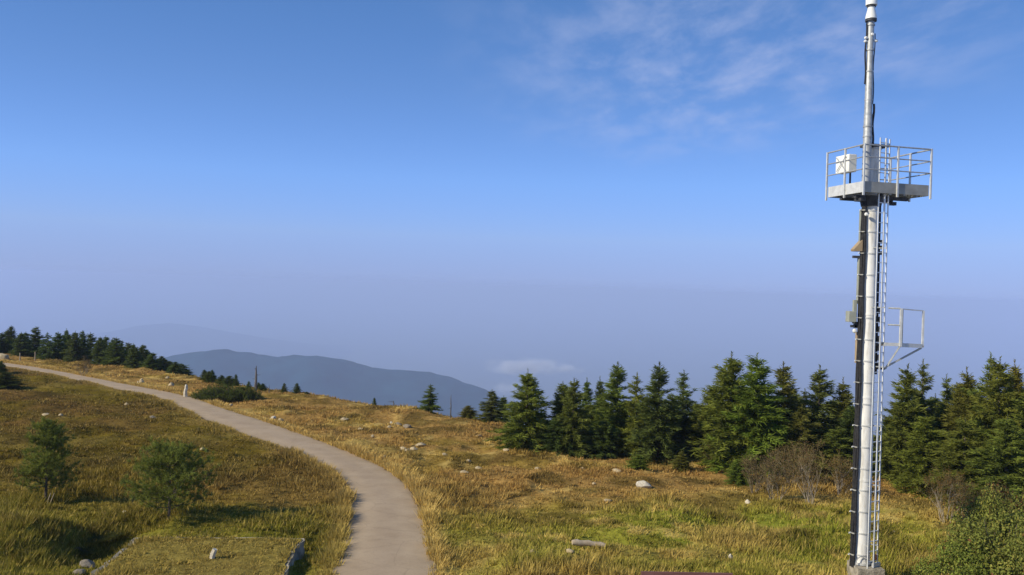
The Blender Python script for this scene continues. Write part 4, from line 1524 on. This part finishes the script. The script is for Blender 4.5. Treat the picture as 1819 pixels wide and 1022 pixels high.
# ladder on the right front
a_l = math.radians(-60)
ld, lt = Vector((math.cos(a_l), math.sin(a_l), 0)), Vector((-math.sin(a_l), math.cos(a_l), 0))
ladder = obj('ladder', None, None, mast)
zl0, zl1 = .50, ml(1567, 250).z
lc = ld * .40
for s_ in (-1, 1):
    q = lc + lt * (.205 * s_)
    obj('rail', MB().box((q.x, q.y, (zl0 + zl1) / 2), (.035, .022, zl1 - zl0), (lt, ld, Vector((0, 0, 1)))).mesh('rail'), M['alu'], ladder)
q = lc + ld * .035
obj('safety_rail', MB().box((q.x, q.y, (zl0 + zl1) / 2), (.05, .03, zl1 - zl0), (lt, ld, Vector((0, 0, 1)))).mesh('safety_rail'), M['alu'], ladder)
rung = MB().bar(-lt * .20, lt * .20, .028, .022).mesh('rung')
rung.materials.append(M['alu'])
z_ = zl0 + .18
while z_ < zl1 - .05:
    o = bpy.data.objects.new('rung', rung)
    col.objects.link(o)
    o.parent = ladder
    o.location = (lc.x, lc.y, z_)
    z_ += .28
z_ = zl0 + .6
while z_ < ZT - .2:
    for s_ in (-1, 1):
        obj('standoff', MB().bar(Vector((0, 0, z_)) + ld * (rad(z_) - .02) + lt * (.10 * s_), Vector((0, 0, z_)) + lc + lt * (.195 * s_), .025, .03).mesh('standoff'), M['galv'], ladder)
    z_ += 1.68
q = lc + lt * .10 + Vector((0, 0, zl0 + .28))
obj('ladder_lock', MB().box(q, (.09, .05, .16), (lt, ld, Vector((0, 0, 1)))).mesh('ladder_lock'), M['orange'], mast)
q = lc + lt * .16
obj('ladder_foot', MB().box((q.x, q.y, .30), (.30, .06, .62), (lt, ld, Vector((0, 0, 1)))).mesh('ladder_foot'), M['galvlight'], mast)
# conduit hoop at the base
pts = []
for i in range(12):
    an = math.pi * i / 11
    pts.append(((-.10 - .16 * math.cos(an), -.30, .5 + .28 * math.sin(an)), .012))
obj('conduit_hoop', MB().chain(pts, 6).mesh('conduit_hoop', True), M['galv'], mast)
# black cable bunch behind the ladder, right side
a_b = math.radians(-12)
for k in range(3):
    pts = []
    for i in range(24):
        z_ = ml(1560, 665).z + (ZP - .2 - ml(1560, 665).z) * i / 23
        rr_ = rad(z_) + .04
        an = a_b + .16 * k + .04 * math.sin(i * .9 + k)
        pts.append(((math.cos(an) * rr_, math.sin(an) * rr_, z_), .026))
    obj('feeder_cable', MB().chain(pts, 6).mesh('feeder_cable', True), M['black'], mast)
for py in (430, 440, 450, 552, 568, 585, 602, 618, 635, 650):
    p = ml(1563 - (py - 430) * .012, py)
    obj('cable_clip', MB().box((.30, -.08, p.z), (.07, .10, .10 if py < 500 else .17)).mesh('cable_clip'), M['darksteel'], mast)

# platform: rectangle turned about the vertical
rotp = math.radians(14)
ex, ey = Vector((math.cos(rotp), math.sin(rotp), 0)), Vector((-math.sin(rotp), math.cos(rotp), 0))
pf = ml(1535, 323, -.75)
PFc = Vector((pf.x, -.75, 0))
PW_, PD_ = 2.08, 1.62
UZ = Vector((0, 0, 1))
zd = ml(1535, 322, -.75).z
plat = obj('platform', None, None, mast)


def pp(u_, v_, z_=0.0):
    q = PFc + ex * u_ + ey * v_
    return Vector((q.x, q.y, zd + z_))


AX = (ex, ey, UZ)
FH = .30
obj('front_fascia', MB().box(pp(PW_ / 2, 0, -FH / 2), (PW_, .05, FH), AX).mesh('front_fascia'), M['galvplate'], plat)  # darker steel than the left fascia: shade painted into the colour
obj('back_fascia', MB().box(pp(PW_ / 2, PD_, -FH / 2), (PW_, .05, FH), AX).mesh('back_fascia'), M['galvplate'], plat)
obj('left_fascia', MB().box(pp(0, PD_ / 2, -FH / 2), (.05, PD_ - .054, FH), AX).mesh('left_fascia'), M['galvlight'], plat)  # lighter steel than the other sides: sunlight painted into the colour
obj('right_fascia', MB().box(pp(PW_, PD_ / 2, -FH / 2), (.05, PD_ - .054, FH), AX).mesh('right_fascia'), M['galvplate'], plat)
deckm = MB()
for i in range(24):
    v_ = .07 + (PD_ - .14) * i / 23
    deckm.box(pp(PW_ / 2, v_, -.20), (PW_ - .06, .035, .03), AX)
dk = obj('deck_grating', deckm.mesh('deck_grating'), M['galv'], plat)
dk['kind'] = 'stuff'
for u_ in (.42, .88, 1.34, 1.75):
    obj('beam', MB().box(pp(u_, PD_ / 2, -.275), (.07, PD_ - .06, .11), AX).mesh('beam'), M['galv'], plat)
for v_ in (.5, 1.15):
    obj('cross_beam', MB().box(pp(PW_ / 2 - .1, v_, -.375), (PW_ - .35, .09, .09), AX).mesh('cross_beam'), M['darksteel'], plat)
for u_, v_, ln in ((.25, .5, .3), (1.72, 1.0, .12)):
    obj('bracket', MB().box(pp(u_, v_, -.45), (.16, ln, .10), AX).mesh('bracket'), M['darksteel'], plat)
obj('collar', MB().tube((0, 0, zd - .62), (0, 0, zd - .34), .27, .33, 20).mesh('collar', True), M['darksteel'], plat)
# railing
rail = obj('railing', None, None, mast)
RH = 1.02
POSTS = [(0, 0), (PW_, 0), (PW_, PD_), (0, PD_), (PW_ * .5, 0), (0, PD_ * .5), (PW_, PD_ * .5), (PW_ * .72, PD_)]
for u_, v_ in POSTS:
    du = -.045 if u_ == 0 else (.045 if u_ == PW_ else 0)
    dv = -.045 if v_ == 0 else (.045 if v_ == PD_ else 0)
    obj('post', MB().box(pp(u_ + du, v_ + dv, RH / 2 - .19), (.045, .045, RH + .40), AX).mesh('post'), M['galvlight'], rail)
for hz_ in (RH - .01, RH * .66, RH * .33):
    r_ = .022 if hz_ > .9 else .017
    for a1, a2 in (((0, -.045), (PW_, -.045)), ((PW_ + .045, 0), (PW_ + .045, PD_)), ((-.045, 0), (-.045, PD_)), ((PW_ * .62, PD_ + .045), (PW_, PD_ + .045))):
        obj('rail', MB().tube(pp(a1[0], a1[1], hz_), pp(a2[0], a2[1], hz_), r_, n=8).mesh('rail', True), M['galv'], rail)
# white equipment box on the left railing
bc = pp(.10, PD_ * .60, .60)
bxm = MB().box(bc, (.26, .62, .50), AX)
box = obj('equipment_box', bxm.mesh('equipment_box'), M['whiteplain'], mast)
box['label'] = 'cream white equipment box on the platform railing'
md = box.modifiers.new('bevel', 'BEVEL')
md.width, md.segments = .02, 2
for s_ in (-1, 1):
    obj('box_strap', MB().bar(pp(-.07, PD_ * .60 - .2 * s_, .40), pp(-.07, PD_ * .60 + .22 * s_, .80), .02, .012, upv=ex).mesh('box_strap'), M['galv'], box)
obj('short_mast', MB().tube(pp(.42, PD_ * .75, -.1), pp(.42, PD_ * .75, .72), .03, n=8).mesh('short_mast', True), M['darksteel'], mast)
# head plate on the column and the upper pole
obj('head_plate', MB().box((0.03, -.05, ZT + .02), (.66, .42, .07), AX).mesh('head_plate'), M['darksteel'], mast)
pb, ptp = ml(1538, 330, -.38), ml(1547.5, 36, -.38)
ux = (pb.x + ptp.x) / 2
up_ = obj('upper_pole', None, None, mast)
zq0, zq1 = zd - .1, ptp.z
segs = [(zq0, .118), (zq0 + (zq1 - zq0) * .42, .112), (zq0 + (zq1 - zq0) * .43, .105), (zq0 + (zq1 - zq0) * .68, .102), (zq0 + (zq1 - zq0) * .69, .092), (zq1, .09)]
obj('tube', MB().chain([((ux, -.38, z_), r_) for z_, r_ in segs], 20).mesh('tube', True), M['galv'], up_)
for f_ in (.30, .36, .43, .52, .69, .82, .97):
    z_ = zq0 + (zq1 - zq0) * f_
    obj('joint_ring', MB().tube((ux, -.38, z_ - .02), (ux, -.38, z_ + .02), .128 if f_ < .43 else .112, n=20).mesh('joint_ring', True), M['galv'], up_)
zk = ml(1547, 73, -.38).z
for dx_, dy_, dz_ in ((-.15, -.02, -.02), (-.15, -.05, .07), (.16, -.03, .0), (.0, -.13, .15)):
    obj('white_knob', MB().chain([((ux + dx_ * .5, -.38 + dy_ * .6, zk + dz_), .02), ((ux + dx_, -.38 + dy_, zk + dz_), .045), ((ux + dx_ * 1.2, -.38 + dy_ * 1.2, zk + dz_), .03)], 8).mesh('white_knob', True), M['whiteplain'], up_)
for zA, zB, sx, sw_ in ((ml(1545, 262, -.38).z, ml(1545, 185, -.38).z, .14, .03), (ml(1540, 150, -.38).z, ml(1540, 42, -.38).z, -.13, .022), (ml(1545, 185, -.38).z, ml(1545, 60, -.38).z, .11, .014)):
    pts = []
    for i in range(12):
        t_ = i / 11
        pts.append(((ux + sx + .015 * math.sin(t_ * 9), -.40, zA + (zB - zA) * t_), sw_))
    obj('pole_cable', MB().chain(pts, 6).mesh('pole_cable', True), M['black'], up_)
hd = obj('antenna_head', None, None, mast)
zc = zq1
obj('base_ring', MB().tube((ux, -.38, zc - .04), (ux, -.38, zc + .03), .155, n=20).mesh('base_ring', True), M['darksteel'], hd)
zc2 = ml(1547, 13, -.38).z
obj('cone_shell', MB().chain([((ux, -.38, zc + .03), .155), ((ux, -.38, zc + .12), .145), ((ux, -.38, zc2 - .06), .10), ((ux, -.38, zc2), .095)], 24).mesh('cone_shell', True), M['whiteplain'], hd)
obj('neck', MB().tube((ux, -.38, zc2), (ux, -.38, zc2 + .05), .12, n=20).mesh('neck', True), M['darksteel'], hd)
obj('cap', MB().chain([((ux, -.38, zc2 + .05), .155), ((ux, -.38, zc2 + .42), .155), ((ux, -.38, zc2 + .48), .11)], 24).mesh('cap', True), M['whiteplain'], hd)

# left-hand panels, hood and device
def lbox(name, x0, x1, y0, y1, dY, dep, mat, par=mast, bev=.01):
    c = (ml(x0, y0, dY) + ml(x1, y1, dY)) / 2
    w_ = (x1 - x0) / F0 * MY
    h_ = (y1 - y0) / F0 * MY
    o = obj(name, MB().box(c, (w_, dep, h_)).mesh(name), M[mat], par)
    if bev:
        m_ = o.modifiers.new('bevel', 'BEVEL')
        m_.width, m_.segments = bev, 2
    return o


lbox('panel_antenna', 1527, 1534, 372, 432, -.02, .12, 'olive')
lbox('panel_antenna', 1523, 1532, 455, 540, -.02, .12, 'olive')
lbox('side_panel', 1520.5, 1526, 590, 645, -.02, .16, 'tan')
c = ml(1524, 440, -.05)
hb = MB()
hb.v += [Vector(c) + Vector(q) for q in ((.08, -.13, .22), (.08, .13, .22), (-.16, -.13, -.06), (-.16, .13, -.06), (.08, -.13, -.06), (.08, .13, -.06), (-.14, -.13, -.11), (-.14, .13, -.11), (.08, -.13, -.11), (.08, .13, -.11))]
hb.f += [[0, 2, 3, 1], [0, 4, 2], [1, 3, 5], [2, 4, 8, 6], [3, 7, 9, 5], [2, 6, 7, 3], [6, 8, 9, 7], [0, 1, 5, 4], [4, 5, 9, 8]]
obj('rain_hood', hb.mesh('rain_hood'), M['tan'], mast)
for py in (457, 580):
    cc_ = ml(1530, py)
    obj('bracket_arm', MB().box((-.32, -.04, cc_.z), (.34, .10, .07)).mesh('bracket_arm'), M['darksteel'], mast)
dv_ = lbox('device_housing', 1505, 1518, 553, 572, -.06, .26, 'olive')
lbox('device_fin', 1515, 1521, 533, 575, -.04, .10, 'olive')
lbox('device_mount', 1517, 1526, 572, 583, -.04, .10, 'darksteel', bev=0)
c = ml(1518, 588, -.12)
obj('lamp', MB().chain([(c + Vector((0, .05, 0)), .03), (c, .062), (c + Vector((0, -.05, 0)), .045), (c + Vector((0, -.06, 0)), .02)], 12).mesh('lamp', True), M['whiteplain'], mast)
c = ml(1539, 381, -.30)
obj('lamp', MB().chain([(c + Vector((0, .06, 0)), .03), (c, .055), (c + Vector((0, -.05, 0)), .03)], 12).mesh('lamp', True), M['whiteplain'], mast)

# small rest balcony on the right
bal = obj('balcony', None, None, mast)
bl0, bl1, bl2 = ml(1570, 612, -.05), ml(1595, 612, -.30), ml(1629, 612, .10)
zf = bl1.z
obj('floor_plate', MB().bar((bl1.x - .3, -.18, zf), (bl2.x, -.02, zf - .04), .45, .05).mesh('floor_plate'), M['galvplate'], bal)
obj('floor_edge', MB().bar((bl1.x - .42, -.40, zf), (bl1.x, -.42, zf), .05, .09).bar((bl1.x, -.42, zf - .01), (bl2.x, -.22, zf - .03), .05, .11).mesh('floor_edge'), M['galvlight'], bal)
zt_ = ml(1595, 548, -.30).z
obj('post', MB().bar((bl1.x, -.45, zf - .05), (bl1.x, -.45, zt_), .06, .06).mesh('post'), M['galvlight'], bal)
obj('post', MB().bar((bl1.x + .06, -.40, zf - .02), (bl1.x + .06, -.40, zt_), .03, .03).mesh('post'), M['darksteel'], bal)
obj('post', MB().bar((bl2.x, -.22, zf - .07), (bl2.x, -.22, zt_ - .05), .05, .05).mesh('post'), M['galvlight'], bal)
obj('rail', MB().bar((bl1.x + .03, -.43, zt_ - .015), (bl2.x, -.22, zt_ - .05), .035, .035).mesh('rail'), M['galvlight'], bal)
for zz_ in (zt_, zt_ - .47):
    obj('rail', MB().tube((bl1.x - .30, -.30, zz_), (bl1.x - .03, -.45, zz_ + .0), .022, n=8).mesh('rail', True), M['galv'], bal)
brb = ml(1569, 655, -.1)
obj('brace', MB().bar((brb.x, -.22, brb.z), (bl1.x, -.42, zf - .05), .045, .045).mesh('brace'), M['galv'], bal)
obj('brace', MB().bar((brb.x + .02, -.10, brb.z + .02), (bl2.x - .02, -.20, zf - .09), .045, .045).mesh('brace'), M['galv'], bal)
obj('hanger', MB().bar((.18, -.08, zf - .03), (bl1.x - .28, -.18, zf - .03), .06, .06).bar((.18, -.06, brb.z), (brb.x + .02, -.16, brb.z), .05, .05).mesh('hanger'), M['darksteel'], bal)
